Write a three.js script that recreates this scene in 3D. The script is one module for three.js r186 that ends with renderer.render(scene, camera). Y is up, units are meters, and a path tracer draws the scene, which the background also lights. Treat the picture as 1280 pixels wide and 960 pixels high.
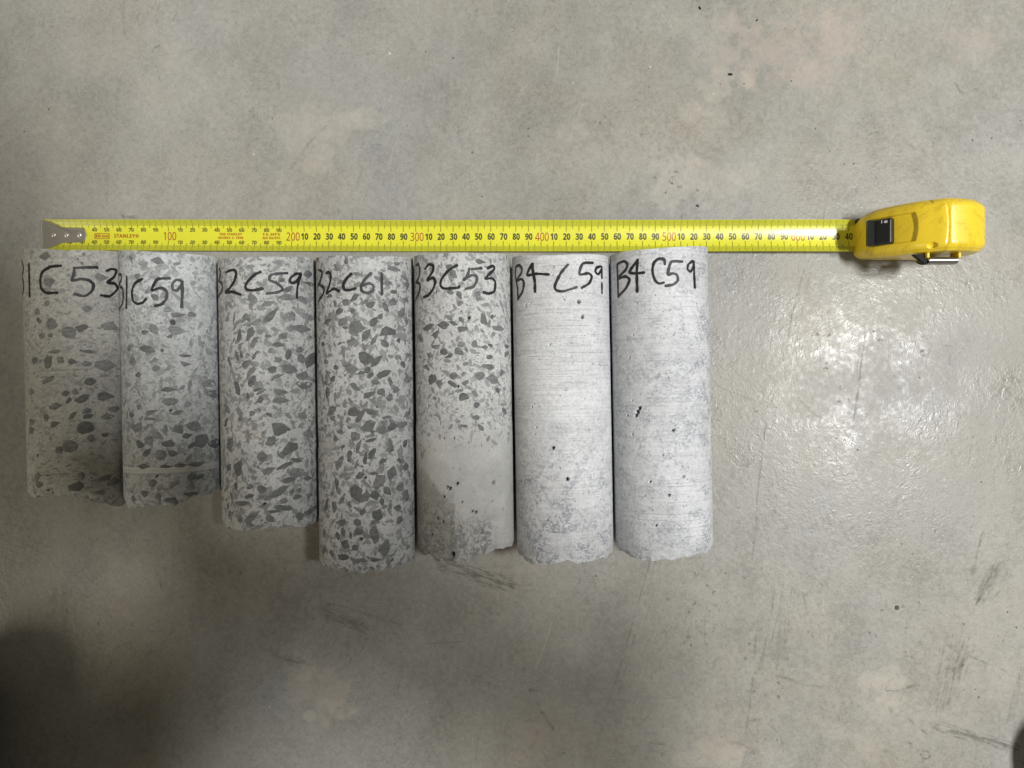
import * as THREE from 'three';
import { mergeGeometries } from 'three/addons/utils/BufferGeometryUtils.js';
import { RoundedBoxGeometry } from 'three/addons/geometries/RoundedBoxGeometry.js';
import { RectAreaLightUniformsLib } from 'three/addons/lights/RectAreaLightUniformsLib.js';

// ---------------------------------------------------------------- camera, light, exposure
RectAreaLightUniformsLib.init();
const scene = new THREE.Scene();
const TILT = THREE.MathUtils.degToRad(1.5), EYE = new THREE.Vector3(0.614 * Math.tan(TILT), 0.614, 0);
const camera = new THREE.PerspectiveCamera(53.05, 4 / 3, 0.01, 60);
camera.position.copy(EYE);
camera.up.set(0, 0, -1);
camera.lookAt(0, 0, 0);
const renderer = new THREE.WebGLRenderer({ antialias: true });
renderer.toneMapping = THREE.LinearToneMapping;
renderer.toneMappingExposure = 1;
renderer.shadowMap.enabled = true;
scene.background = new THREE.Color().setRGB(0.145, 0.132, 0.106);    // the dim warm bounce of the hall around
const LAMPS = [                                                      // x, y, z, width, length, radiance
  { at: [2.0, 4.2, -0.05], size: [0.36, 0.9], power: 245, label: 'white panel lamp hanging over the floor to the right of the tape measure' },
  { at: [-3.0, 2.6, 1.5], size: [1.0, 1.6], power: 6.2, tint: [1, 0.89, 0.72], label: 'white panel lamp hanging low beyond the left end of the row of cores' },
];

// ---------------------------------------------------------------- helpers
function rng(seed) { let s = seed >>> 0; return () => { s = (s + 0x6d2b79f5) | 0; let t = Math.imul(s ^ (s >>> 15), 1 | s); t = (t + Math.imul(t ^ (t >>> 7), 61 | t)) ^ t; return ((t ^ (t >>> 14)) >>> 0) / 4294967296; }; }
const hash = (x, y) => { let h = Math.imul(x, 374761393) + Math.imul(y, 668265263); h = Math.imul(h ^ (h >>> 13), 1274126177); return ((h ^ (h >>> 16)) >>> 0) / 4294967296; };
function noise(x, y) {
  const ix = Math.floor(x), iy = Math.floor(y); let fx = x - ix, fy = y - iy;
  fx = fx * fx * (3 - 2 * fx); fy = fy * fy * (3 - 2 * fy);
  const a = hash(ix, iy), b = hash(ix + 1, iy), c = hash(ix, iy + 1), d = hash(ix + 1, iy + 1);
  return a + (b - a) * fx + (c - a) * fy + (a - b - c + d) * fx * fy;
}
function fbm(x, y, n = 4) { let s = 0, a = 0.5, t = 0; for (let i = 0; i < n; i++) { s += a * noise(x, y); t += a; a *= 0.5; x = x * 2.03 + 17.1; y = y * 2.03 + 9.7; } return s / t; }
const clamp = THREE.MathUtils.clamp, lerp = THREE.MathUtils.lerp, smooth = (a, b, x) => { const t = clamp((x - a) / (b - a), 0, 1); return t * t * (3 - 2 * t); };
const toS = (v) => (v <= 0.0031308 ? 12.92 * v : 1.055 * Math.pow(v, 1 / 2.4) - 0.055);
const css = (r, g, b, a = 1) => `rgba(${Math.round(255 * toS(r))},${Math.round(255 * toS(g))},${Math.round(255 * toS(b))},${a})`;
const gray = (v, a = 1) => css(v, v, v, a);
const R = Math.PI / 180;
const used = {};
const numbered = (n) => { used[n] = (used[n] || 0) + 1; return used[n] === 1 ? n : n + '_' + String(used[n] - 1).padStart(3, '0'); };
function shade(o) { o.castShadow = true; o.receiveShadow = true; return o; }
function part(name, geometry, material, parent) { const m = shade(new THREE.Mesh(geometry, material)); m.name = numbered(name); parent.add(m); return m; }
function tag(o, label, category, group) { o.userData.label = label; o.userData.category = category; if (group) o.userData.group = group; return o; }
function thing(name, label, category, group) { const g = new THREE.Group(); g.name = numbered(name); scene.add(g); return tag(g, label, category, group); }
const std = (o) => new THREE.MeshStandardMaterial(o);
const phys = (o) => new THREE.MeshPhysicalMaterial(o);
const rgb = (r, g, b) => new THREE.Color().setRGB(r, g, b);
function canvas(w, h) { const c = document.createElement('canvas'); c.width = w; c.height = h; return [c, c.getContext('2d')]; }
function colourMap(c) { const t = new THREE.CanvasTexture(c); t.colorSpace = THREE.SRGBColorSpace; t.anisotropy = 8; return t; }
function heightMap(data, w, h) { const t = new THREE.DataTexture(data, w, h, THREE.RedFormat, THREE.FloatType); t.magFilter = THREE.LinearFilter; t.needsUpdate = true; return t; }
// indexed grid of nu x nv points from f(i, j) -> [x, y, z, u, v]
function grid(nu, nv, f) {
  const pos = new Float32Array(nu * nv * 3), uv = new Float32Array(nu * nv * 2), idx = [];
  for (let j = 0; j < nv; j++) for (let i = 0; i < nu; i++) {
    const p = f(i, j), k = j * nu + i;
    pos[3 * k] = p[0]; pos[3 * k + 1] = p[1]; pos[3 * k + 2] = p[2]; uv[2 * k] = p[3]; uv[2 * k + 1] = p[4];
    if (i && j) { const a = k - nu - 1, b = k - nu, c = k - 1; idx.push(a, c, b, b, c, k); }
  }
  const g = new THREE.BufferGeometry();
  g.setAttribute('position', new THREE.BufferAttribute(pos, 3)); g.setAttribute('uv', new THREE.BufferAttribute(uv, 2)); g.setIndex(idx);
  g.computeVertexNormals();
  return g;
}

const CORE = [];
CORE[0] = { x: -0.3282, lean: 1.35, top: [[-56,-99.8],[21,-95.7],[75,-98.7]], bottom: [[-54,81.2],[-40,82.4],[-25,80.9],[-7,80.1],[16,80],[24,82.1],[36,84.5],[52,88.6],[70,91.5]],
  pits: [[-20,50.9,1.2],[-7,76.1,1.3],[-4,-20.1,1],[32,-23.8,1]],
  writing: [[-56.1,-92.8,-45.5,-88,-43.8,-83.2,-56.1,-79.3],[-53.5,-79.2,-43.6,-74.2,-45.2,-69,-56.1,-65],[-27.6,-87.3,-27.6,-76.2,-27.8,-63.3],[14.1,-84.6,3.1,-83.9,-6.7,-80.6,-10.1,-75.4,-9.3,-69,-3.3,-65.4,9.5,-65.2],[51,-84.8,26.7,-83.2],[27.2,-83.2,26.5,-78.2,24.3,-74,33.7,-75.5,42,-74.6,46.2,-71.8,44.3,-67,36.6,-63.2,26.6,-64.5],[60.9,-82.8,67.6,-84.8,74.5,-84.2,70.7,-79,61.9,-74.3,71.6,-74.2,75.6,-70.6,64.6,-64.4,53.9,-64.5]],
  stones: [[-5,-92,9.9,6.4,0],[1,-73,9.3,7.6,60],[-16,-52,5.2,5.2,20],[-14,-46,5.8,4.7,-10],[2,-43,9.3,7.6,10],[20,-37,9.9,8.8,90],[33,-40,8.2,7,10],[39,-54,6.5,4.7,10],[0,-35,5.2,3.5,0],[-10,-35,5.8,4.1,0],[-3,-16,11.1,8.1,-35],[11,-17,5.8,5.8,-60],[23,-16,6.4,4.7,0],[37,-14,6.5,4.1,10],[57,-13,9.6,8.4,90],[-21,-17,7,5.8,90],[55,-78,7.2,6,0],[5,-23,10.5,2.9,0],[40,-23,10.6,2.4,5],[-3,-58,5.2,4.1,0],[65,-42,8.4,7.2,90],[-29,5,5.9,5.3,0],[-4,-3,11.6,3.5,-25],[18,12,5.2,4.7,0],[32,11,10.6,5.3,-30],[40,-1,7.7,5.9,0],[25,6,5.3,4.7,20],[56,10,10.2,6,0],[4,16,9.3,4.7,-10],[15,7,6.4,4.1,-20],[36,20,5.9,3.5,-10],[22,23,9.3,3.5,-30],[37,24,8.2,2.9,-15],[58,25,7.2,4.2,-10],[35,32,10.6,9.4,90],[18,45,11.1,8.7,10],[7,48,7,4.7,-60],[3,29,8.1,4.7,0],[-7,24,5.2,5.2,0],[56,38,4.8,3.6,-20],[40,40,5.3,5.9,0],[24,74,10.5,7,-10],[29,67,5.3,5.9,0],[54,70,7.2,4.2,-20],[66,19,6,4.8,0],[-30,27,7,4.7,0],[-31,33,8.2,4.7,0],[-22,67,7,7,0],[-19,72,7,4.7,0],[64,73,7.2,6,0],[47,80,7.1,3.6,0]] };
CORE[1] = { x: -0.256, lean: 1.2, top: [[-61,-99.3],[13,-93.6],[84,-94.6]], bottom: [[-61,87.3],[-43,89],[-13,87.9],[8,86.9],[20,87.9],[33,85.7],[46,82.6],[53,81.3],[64,82.8],[77,81]],
  pits: [[-4,-53.1,3.4],[25,-43.9,3],[45,-50.3,2.6],[-14,-31.1,1.1],[-34,-24.7,1],[13,-23.8,1.6],[-13,24.4,1.4],[5,65.7,1.6],[21,19.2,1.6],[18,-49.6,0.9]],
  writing: [[-61.5,-80.7,-47.4,-80.7,-42.9,-78.6,-46,-75.3,-61.6,-72.9],[-50.1,-72,-39.8,-69.5,-39.3,-64.2,-42.1,-58.5,-61.5,-54.8],[-61.6,-80.1,-61.5,-67.4,-61.5,-55.4],[-30.3,-77.8,-30.8,-69,-32.3,-55],[-7.1,-75.1,-16.4,-72.5,-21.5,-67.4,-20.6,-60.4,-14.8,-57.6,-7.3,-58.2,-3.3,-60.8],[23.3,-75.5,9.9,-74.5,3.5,-66.8,13.2,-68.5,19.1,-66.2,19,-60.9,13.7,-56.8,6.7,-55.7],[34.7,-74.1,29.6,-74.5,25.6,-71.5,26,-67.4,30.2,-67,34.6,-70.6,36,-74.2,35.7,-64.8,34.7,-54.8]],
  stones: [[10,-88,8.7,5.2,0],[-22,-90,7,3.5,75],[30,-86,4.7,2.9,-30],[-14,-77,5.2,4.6,0],[5,-39,7.5,5.8,50],[28,-38,9.3,5.8,5],[30,-49,10.5,2.9,0],[-23,-17,7.6,7,90],[-28,-26,5.3,3.5,-60],[-4,-25,10.4,5.2,10],[6,-11,5.8,4.6,0],[5,-17,5.2,2.9,-30],[46,-50,4.1,4.1,0],[21,-34,4.1,3.5,0],[-1,-66,5.8,4.6,-40],[7,-62,5.8,4.6,40],[20,-53,5.2,4.1,0],[-16,-7,5.8,4.6,0],[37,-20,7,2.3,0],[37,-14,5.9,4.1,0],[-6,-37,5.2,3.5,0],[1,20,9.3,4.1,-20],[20,13,8.7,5.8,-10],[18,4,9.3,3.5,0],[29,33,7.6,5.8,30],[46,31,8.3,5.9,20],[55,42,10.1,7.1,90],[38,38,5.9,4.7,0],[7,37,7,5.8,60],[-3,40,8.1,6.4,80],[18,43,8.1,5.2,0],[-15,43,7,5.8,40],[-17,31,8.1,5.8,-60],[-23,31,7.6,4.1,65],[10,51,7.2,7,0],[-7,49,7.5,4.6,-30],[22,50,5.8,4.7,0],[28,21,8.2,4.1,0],[-6,31,7,2.3,-50],[15,32,5.8,2.9,85],[43,45,5.3,4.1,-30],[30,59,7,2.9,0],[14,59,8.1,2.6,0],[-10,59,8.1,4.1,0],[47,59,8.3,3,0],[0,71,5.8,5.2,0],[23,72,8.7,3.5,-40],[42,68,4.7,4.7,0],[51,68,4.7,4.1,0],[20,84,9.3,4.7,10],[5,81,6.4,4.6,70],[66,0,6.6,6,30],[75,8,6.1,4.9,80],[-27,22,4.7,3.5,0],[-15,16,4.6,3.5,-50],[-3,25,8.7,2.3,0],[-10,78,5.8,4.6,0],[-27,82,4.7,4.7,0],[73,45,6.1,4.8,90],[41,80,7.1,2.4,0]] };
CORE[2] = { x: -0.1822, lean: 0.95, top: [[-63,-92],[-13,-90.2],[32,-90.9],[86,-94]], bottom: [[-68,103.1],[-44,103.9],[-29,105.3],[-1,104.6],[12,103.2],[16,101.3],[29,102.8],[48,103.4],[74,105.3]],
  pits: [[-4,-41.6,1.7],[10,85.5,1.7],[-11,77.3,1],[-68,-49.1,0.9],[-17,-3.6,0.9],[4,59.2,1]],
  writing: [[-51.8,-84.7,-48.9,-82.5,-50.3,-79,-58.3,-75.7],[-55.1,-75.9,-45.5,-73.6,-43.3,-70.7,-47.6,-67,-63.9,-64.1],[-35.1,-80.7,-28.2,-81.6,-20.7,-81.5,-18.5,-78.7,-21.8,-73.4,-28.7,-69.1,-36.8,-66.5,-24.4,-66.2,-13.2,-63.8],[10.6,-79.7,3.3,-77.4,-4.2,-72.9,-7.2,-69.5,-5,-67.1,1.8,-66.6,12.6,-67.8],[40,-79.6,22.3,-77.9,19.8,-74,26.8,-72.2,32.8,-69.3,34,-67.4,27.9,-65.3,16.6,-64.3],[57.7,-80.4,50.1,-79.5,43.8,-76.4,42.4,-74,45.7,-72.6,50.7,-74,56.9,-79.1,58.5,-80.4,54.4,-75,52,-68.6,51.5,-62.2]],
  stones: [[1,-60,11.2,6.9,100],[18,-57,7.7,3.9,-20],[41,-62,10.9,5.1,-5],[60,-61,6.8,3.6,50],[21,-48,14.7,5.4,-45],[-6,-47,6.2,3.9,35],[5,-44,7.7,3.5,-25],[-3,-36,10,6.2,-50],[-16,-34,9.3,3.1,-75],[2,-30,6.9,4.2,-45],[57,-40,10.3,5.1,0],[45,-49,6.7,4.3,80],[28,-28,7,3.1,0],[70,-81,6,4.4,100],[33,-74,4.3,2.7,-35],[40,-68,6.2,3.5,-40],[-23,-47,8.5,1.7,-80],[34,-34,6.2,4.7,-30],[17,-34,4.6,2.3,0],[72,-74,4.8,3.6,10],[-18,-19,9.3,3.1,70],[-14,-21,6.9,3.1,70],[-8,-14,6.9,4.6,-40],[-2,-9,9.6,4.6,-55],[-1,-2,7.7,4.6,-55],[2,-20,6.9,2.7,-70],[40,-21,7,4.3,100],[56,-18,7.1,4.7,80],[72,-17,10.4,4.8,110],[28,-17,4.3,3.9,0],[21,-10,5.4,4.6,-60],[41,-10,8.6,7,30],[26,-5,7.7,2.7,-20],[58,-5,7.1,5.6,-50],[61,1,7.5,6,0],[30,6,7.4,4.3,15],[29,12,10.1,3.9,0],[7,11,5.8,5,-30],[5,4,6.2,2.3,-10],[8,6,7.3,1.9,-30],[-20,3,9.3,4.3,75],[-6,9,6.9,2.7,80],[-36,18,6.2,3.9,60],[-31,-16,7.8,2.7,75],[-2,21,4.6,3.5,-30],[-16,25,4.2,3.9,-40],[-40,27,7,3.1,-70],[57,24,6.3,5.9,-60],[30,34,12.4,10.1,30],[18,41,8.1,5.8,-45],[-33,43,9.3,6.2,-80],[66,38,8,5.6,70],[54,-25,5.1,4.7,0],[17,22,4.6,2.7,30],[40,47,10.2,8.2,-40],[-21,60,11.6,7.7,-60],[-36,60,6.2,4.3,-50],[8,52,7.7,6.2,-30],[15,62,8.5,4.6,-25],[33,59,10.1,3.1,-30],[48,56,6.3,3.5,30],[47,65,7.8,6.7,0],[37,70,8.2,4.7,-5],[30,51,5,4.3,0],[7,75,6.9,5.4,10],[-7,80,6.5,3.9,-20],[6,81,5.8,3.1,-25],[24,78,17.8,4.6,-28],[-16,85,10.8,3.5,0],[31,89,10.9,3.9,10],[32,84,4.7,3.9,0],[-5,95,13.9,4.2,-40],[16,96,6.2,4.6,50],[-19,96,5.8,5,-50],[20,91,8.5,2.2,0],[-24,73,5.4,3.1,90],[50,97,5.5,5.1,-30],[48,82,5.9,3.9,-15],[41,78,4.7,2.7,-45],[-6,73,5.8,3.9,0],[-39,88,4.3,2.3,90],[-36,93,3.5,3.1,80],[50,78,3.5,3.1,-70],[65,95,5.6,4.4,0],[75,93,3.2,4,0],[63,70,4.8,3.6,10],[65,83,4,4,0],[-32,80,7,1.9,70]] };
CORE[3] = { x: -0.109, lean: 0.7, top: [[-68,-93.5],[11,-90.1],[99,-94.5]], bottom: [[-74,135.1],[-38,132],[-27,132.9],[-2,133.2],[30,133.3],[41,133.2],[53,132.2],[74,131.4]],
  pits: [[-13,-6.3,1.2],[-16,44.2,1.6],[-18,45.4,1.4],[10,66.4,1.5],[5,80.5,1],[40,126.7,2],[38,133.5,1.8],[4,110,1.8],[24,16.4,1.1],[-5,12.4,1],[-11,27.2,0.9]],
  writing: [[-54,-83.5,-46.1,-81.7,-46.8,-77.9,-55.7,-72.2],[-52.8,-72.8,-42.3,-69.7,-43.6,-65.1,-57.2,-60.4],[-37.7,-80,-32.1,-80.2,-29.6,-77.6,-31.5,-71.5,-37.2,-65.2,-25.8,-68.1,-18.1,-66.1],[-3,-78.2,-8.8,-74.8,-12.8,-70.7,-11.5,-67.2,-5.7,-66.6,1.7,-67.8],[18.8,-78.6,12.1,-74.3,7.8,-69.7,8.4,-65.8,14.9,-64.5,20.4,-66.3,21.1,-69.8,16.3,-71.3,9.6,-69.7],[30.9,-79,30.9,-70.9,31,-63.9]],
  stones: [[2,-40,10,9.2,20],[-14,-44,7.7,6.2,-50],[38,-37,9.7,7,-20],[45,-59,7,4.7,90],[-1,-61,7.7,4.6,-40],[-11,-58,5,5,0],[-19,-52,5.8,4.6,-30],[18,-56,6.9,4.2,-20],[11,-58,5.4,3.1,-30],[21,-44,7.7,4.2,-60],[12,-35,9.2,5,-55],[-4,-30,7.3,4.6,0],[34,-29,5.8,5,60],[21,-31,7.7,3.1,-55],[58,-52,7.5,4.7,-65],[45,-83,9.4,3.1,12],[-21,-83,6.2,3.5,60],[38,-72,5.8,3.1,-10],[29,-48,5.4,3.5,-50],[35,-55,7.8,3.5,70],[26,-75,7.7,1.9,40],[67,-46,6.8,2.8,85],[70,-73,4.8,3.2,90],[-37,-45,7,3.1,-30],[-33,-63,5.4,3.1,-15],[-24,-58,4.6,2.3,75],[-2,-52,3.8,2.7,-20],[-18,-29,4.6,2.3,0],[-46,-29,3.9,3.5,0],[3,-70,4.6,3.1,20],[3,-78,5.4,2.7,10],[66,-77,5.6,2,40],[46,-66,4.3,2.7,0],[65,-61,3.6,3.6,0],[-11,-40,4.6,1.9,10],[53,-31,3.5,3.1,60],[51,-87,3.9,2,0],[-9,-87,4.6,2.7,-80],[12,-18,10,8.4,30],[-5,-11,10,7.7,0],[23,-16,10,3.9,-45],[32,-7,8.9,5,-25],[40,-2,7,3.9,100],[0,2,8.1,5,30],[14,8,9.2,3.8,-10],[30,6,7,5.8,50],[48,5,5.5,4.3,-70],[-2,20,9.6,6.1,-5],[5,23,10.7,3.8,-60],[17,20,6.9,4.2,20],[13,30,11.5,8.5,-20],[28,33,7.3,6.6,40],[42,31,7,5.1,-20],[56,30,6.7,5.5,-20],[-1,37,7.3,5.8,70],[2,44,10.7,3.1,-70],[39,44,10.9,4.7,85],[18,49,7.7,4.2,-45],[-30,24,5,4.6,20],[-19,34,5.4,4.2,15],[-26,39,4.3,3.9,0],[34,24,5.8,3.1,5],[-29,-4,4.6,3.5,-30],[-36,-8,4.7,3.9,0],[22,-1,5.8,3.9,0],[17,-6,5.4,3.5,-50],[6,-8,6.5,2.7,-10],[-40,-16,4.3,3.5,0],[-24,-12,3.9,3.1,30],[-40,-1,3.5,3.1,80],[-31,19,7.8,5.4,-50],[-38,6,7,4.7,-80],[59,-14,4.7,3.2,80],[69,-3,4.8,4.4,0],[14,-10,4.6,3.5,-50],[16,37,6.9,1.9,-10],[16,40,7.7,2.3,-15],[39,10,5.4,3.5,-70],[68,22,4.8,2.8,-60],[61,44,5.5,2.8,-80],[18,34,4.2,1.9,0],[-8,51,7.6,6.1,60],[-20,56,11.4,3.8,-65],[0,78,12.3,9,60],[9,80,8.5,4.7,-55],[25,70,10.4,7.1,-60],[20,79,7.1,5.2,80],[35,77,6.7,4.8,60],[41,64,8.6,5.3,-70],[23,93,9,6.2,75],[19,107,12.3,8.1,-75],[31,117,11.4,5.7,-80],[-20,99,8.5,5.2,-10],[0,98,6.1,4.2,50],[-15,114,6.6,5.7,40],[-17,123,8.1,4.7,0],[3,65,6.6,5.2,-40],[-24,71,10,3.6,85],[-18,82,9,3.3,-70],[-42,87,8.7,3.8,-70],[-29,88,8.1,3.8,80],[29,55,6.7,3.3,-35],[10,53,8,2.8,-80],[17,50,8.5,3.8,-60],[52,75,6.8,4.4,-70],[48,90,5.8,3.9,80],[63,82,8.8,2.9,85],[1,105,6.6,5.2,0],[-8,107,5.7,2.4,85],[-24,108,5.7,2.9,85],[-17,105,5.7,3.3,85],[4,125,9.4,2.8,0],[19,125,5.7,2.8,0],[38,88,5.3,4.3,-50],[51,99,5.3,4.3,-70],[63,61,5.9,3.4,-80],[-1,58,4.7,2.8,-40],[-9,85,4.7,3.3,70],[20,64,5.7,2.8,10],[40,48,4.3,3.4,0],[51,56,4.8,2.9,70],[-48,120,5.8,3.4,-70],[-34,121,4.8,3.3,60],[-49,107,4.8,2.4,-80],[-3,116,4.3,4.3,0],[6,91,5.7,3.3,-60],[28,84,4.8,3.3,80]] };
CORE[4] = { x: -0.0352, lean: 0.75, top: [[-81,-95.5],[-26,-92.7],[25,-92.7],[91,-95.8]], bottom: [[-69,124.5],[-45,123],[-34,126.1],[-16,125.6],[-7,127.1],[10,124.9],[18,121.3],[31,119.8],[39,119.4],[52,119.4],[58,119],[79,121]],
  pits: [[12,-46.8,1.9],[-13,73.7,2.3],[-16,72.9,1.6],[-4,70.3,1.6],[1,83.3,1],[17,90.7,1.5],[13,90,1.2],[-10,120.3,3],[-41,15.5,1.1],[-2,1.7,1.6],[-19,38.4,0.8],[-7,38.4,1],[-22,97.5,1.2],[-37,107.4,1.4],[39,70.7,2]],
  writing: [[-65.3,-87.4,-57.4,-87.6,-53.7,-83,-56.3,-78.1,-66.2,-74.7],[-61.7,-74.7,-54.1,-72.9,-55.9,-67.1,-69.1,-62],[-42.8,-83,-36.5,-85.8,-30.4,-84.7,-30.5,-80.6,-39.6,-74.8,-30.6,-76,-27.4,-72.9,-30.8,-67.7,-38,-63.9,-46.4,-62.9],[-0.8,-83.8,-10.5,-80.5,-19,-74.6,-20.6,-70.1,-15.6,-67.7,0.6,-68,0.8,-69.2],[27.1,-82.1,15.3,-81],[12.7,-81.6,10.6,-76.6,6,-73.3,15.2,-76.7,20.6,-76.3,21.3,-73.1,17.1,-68.8,8.4,-67.1],[34.5,-82.2,40.2,-84.1,44.1,-83.9,43.5,-81.8,37.6,-78.6,31.3,-74.8,39.9,-75.4,45.1,-73.5,45,-69.3,43.1,-65.9,35.6,-64.3,28.9,-65.1]],
  stones: [[-40,-41,7.5,5.9,-10],[-18,-42,8.3,6.2,15],[-28,-36,7.1,5.4,-60],[-6,-43,6.6,2.9,25],[4,-39,6.6,4.5,0],[30,-46,8.3,7.1,40],[50,-40,8.4,3.8,0],[-10,-47,4.9,2.9,35],[3,-45,4.9,3.3,60],[2,-28,5.8,4.1,-20],[18,-28,5.4,4.5,-50],[29,-26,5.4,3.3,0],[37,-27,3.8,3.3,0],[-29,-27,6.6,3.7,25],[-18,-23,5.8,5,0],[-11,-20,5.8,3.3,-20],[0,-23,7,4.5,30],[8,-24,3.3,3.3,0],[22,-62,7.9,5,100],[-9,-65,4.9,3.3,30],[1,-63,6.2,3.7,70],[2,-57,4.5,3.7,0],[-37,-21,4.2,3.8,0],[-55,-34,5.9,4.2,60],[-10,-83,6.6,3.3,0],[-6,-78,7.4,4.9,45],[26,-87,6.6,4.1,0],[66,-27,3.8,3,0],[67,-22,3.9,3.9,0],[36,-19,5,2.9,0],[40,-48,4.2,2.1,90],[-7,-6,6.2,4.9,0],[-8,0,6.2,6.2,0],[23,-6,6.2,6.2,0],[40,-3,8.4,5.8,35],[6,-1,4.9,4.5,0],[-34,-4,7.5,6.3,90],[-24,0,6.6,5,90],[4,9,7.4,5.8,20],[34,-12,8.3,4.2,10],[54,-8,4.6,3.4,90],[5,-7,3.7,2.9,90],[47,5,4.2,2.5,90],[-42,-12,5,4.2,90],[4,30,5.4,3.3,0],[23,31,5.8,3.7,40],[59,20,5.9,3,70],[7,-14,4.9,2.5,-20],[19,15,4.1,4.1,0],[18,24,5,3.3,0],[29,109,5,5,0],[19,109,5,4.1,90],[0,105,6.6,5.8,0]] };
CORE[5] = { x: 0.0386, lean: 1.0, top: [[-74,-94.5],[-11,-90.6],[77,-93.3]], bottom: [[-67,126.6],[-53,129.1],[-38,128.7],[-17,126.9],[-1,124.9],[12,126],[27,127.1],[35,125.5],[51,125.5],[84,125.6]],
  pits: [[23,-47.2,2.3],[19,-57.9,2.2],[-14,45,2],[24,52.3,3.4],[2,67,2],[-34,30.4,1],[-61,70.5,1],[-63,99.8,1],[-47,-56.8,1],[14,48.1,1]],
  writing: [[-65.6,-86.4,-57.4,-86.8,-51.9,-84,-53.3,-80.6,-64,-76.1,-52.9,-76.4,-48.5,-73.2,-51.8,-66.9,-61.5,-62.3],[-65.6,-86.4,-67.6,-80,-62.2,-70,-62.3,-62.3],[-35.5,-86.2,-43,-78.6,-30.3,-78.6,-14.9,-77.4],[-34.8,-86.2,-34.6,-80.9,-32.2,-73.3,-32.2,-65.8],[6.7,-84.1,-1.7,-77.9,-8.3,-69.4,-6.6,-66,1.6,-65.3,16.2,-68.1],[38.2,-86,24.1,-84.9,19.8,-77.3,31.3,-78.2,35.9,-76.1,32.2,-71.3,22.1,-67.6],[51.6,-84.3,43.9,-82.8,41.6,-79.8,46.6,-78.3,53.2,-82.3,54,-84.1,53.5,-75.8],[53.4,-72.3,53.3,-64.9]],
  stones: [] };
CORE[6] = { x: 0.1121, lean: 1.05, top: [[-75,-96.2],[-16,-95.2],[15,-96.2],[68,-99.1]], bottom: [[-65,121.8],[-53,123.9],[-37,124.2],[-16,124.1],[9,123.5],[20,121.7],[35,121.1],[57,120.6]],
  pits: [[-37,19.5,2.7],[-34.5,17,2.4],[-39,21.8,2.2],[-51,22.2,1.1],[-23,68.6,1.2],[4,32.6,1.6],[15,65.3,1.3],[-17,99.4,1.1],[-41,-35.2,0.9],[-46,-19.4,0.8],[-61,-20.3,0.8],[15,-56,0.9]],
  writing: [[-64.2,-87.7,-51.7,-88.9,-46.3,-86.2,-49.4,-82.3,-62.4,-77.5,-49.6,-77.7,-43.7,-74.9,-49.9,-68.9,-63.1,-64],[-64.2,-87.7,-63.5,-75.8,-63.1,-64],[-32.7,-88.1,-43.5,-80.7,-36,-79,-25.2,-79],[-32.7,-88.6,-34,-79.5,-34,-65.7],[-2.2,-83.9,-3.3,-87.3,-8.6,-88,-14.1,-85.4,-16,-79.7,-13.5,-73.3,-9.1,-70.6,-3.8,-71.2],[17.8,-85.8,4.8,-85.5,0.9,-77,6.4,-77.5,11.1,-76.4,11.9,-72.4,6.2,-69.6,-2.1,-68.8],[31.5,-86.6,25.6,-84,24.4,-80.6,28.8,-79,32.6,-83.1,33.5,-87.2,33.7,-78.6,34.5,-67.7]],
  stones: [] };
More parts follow.
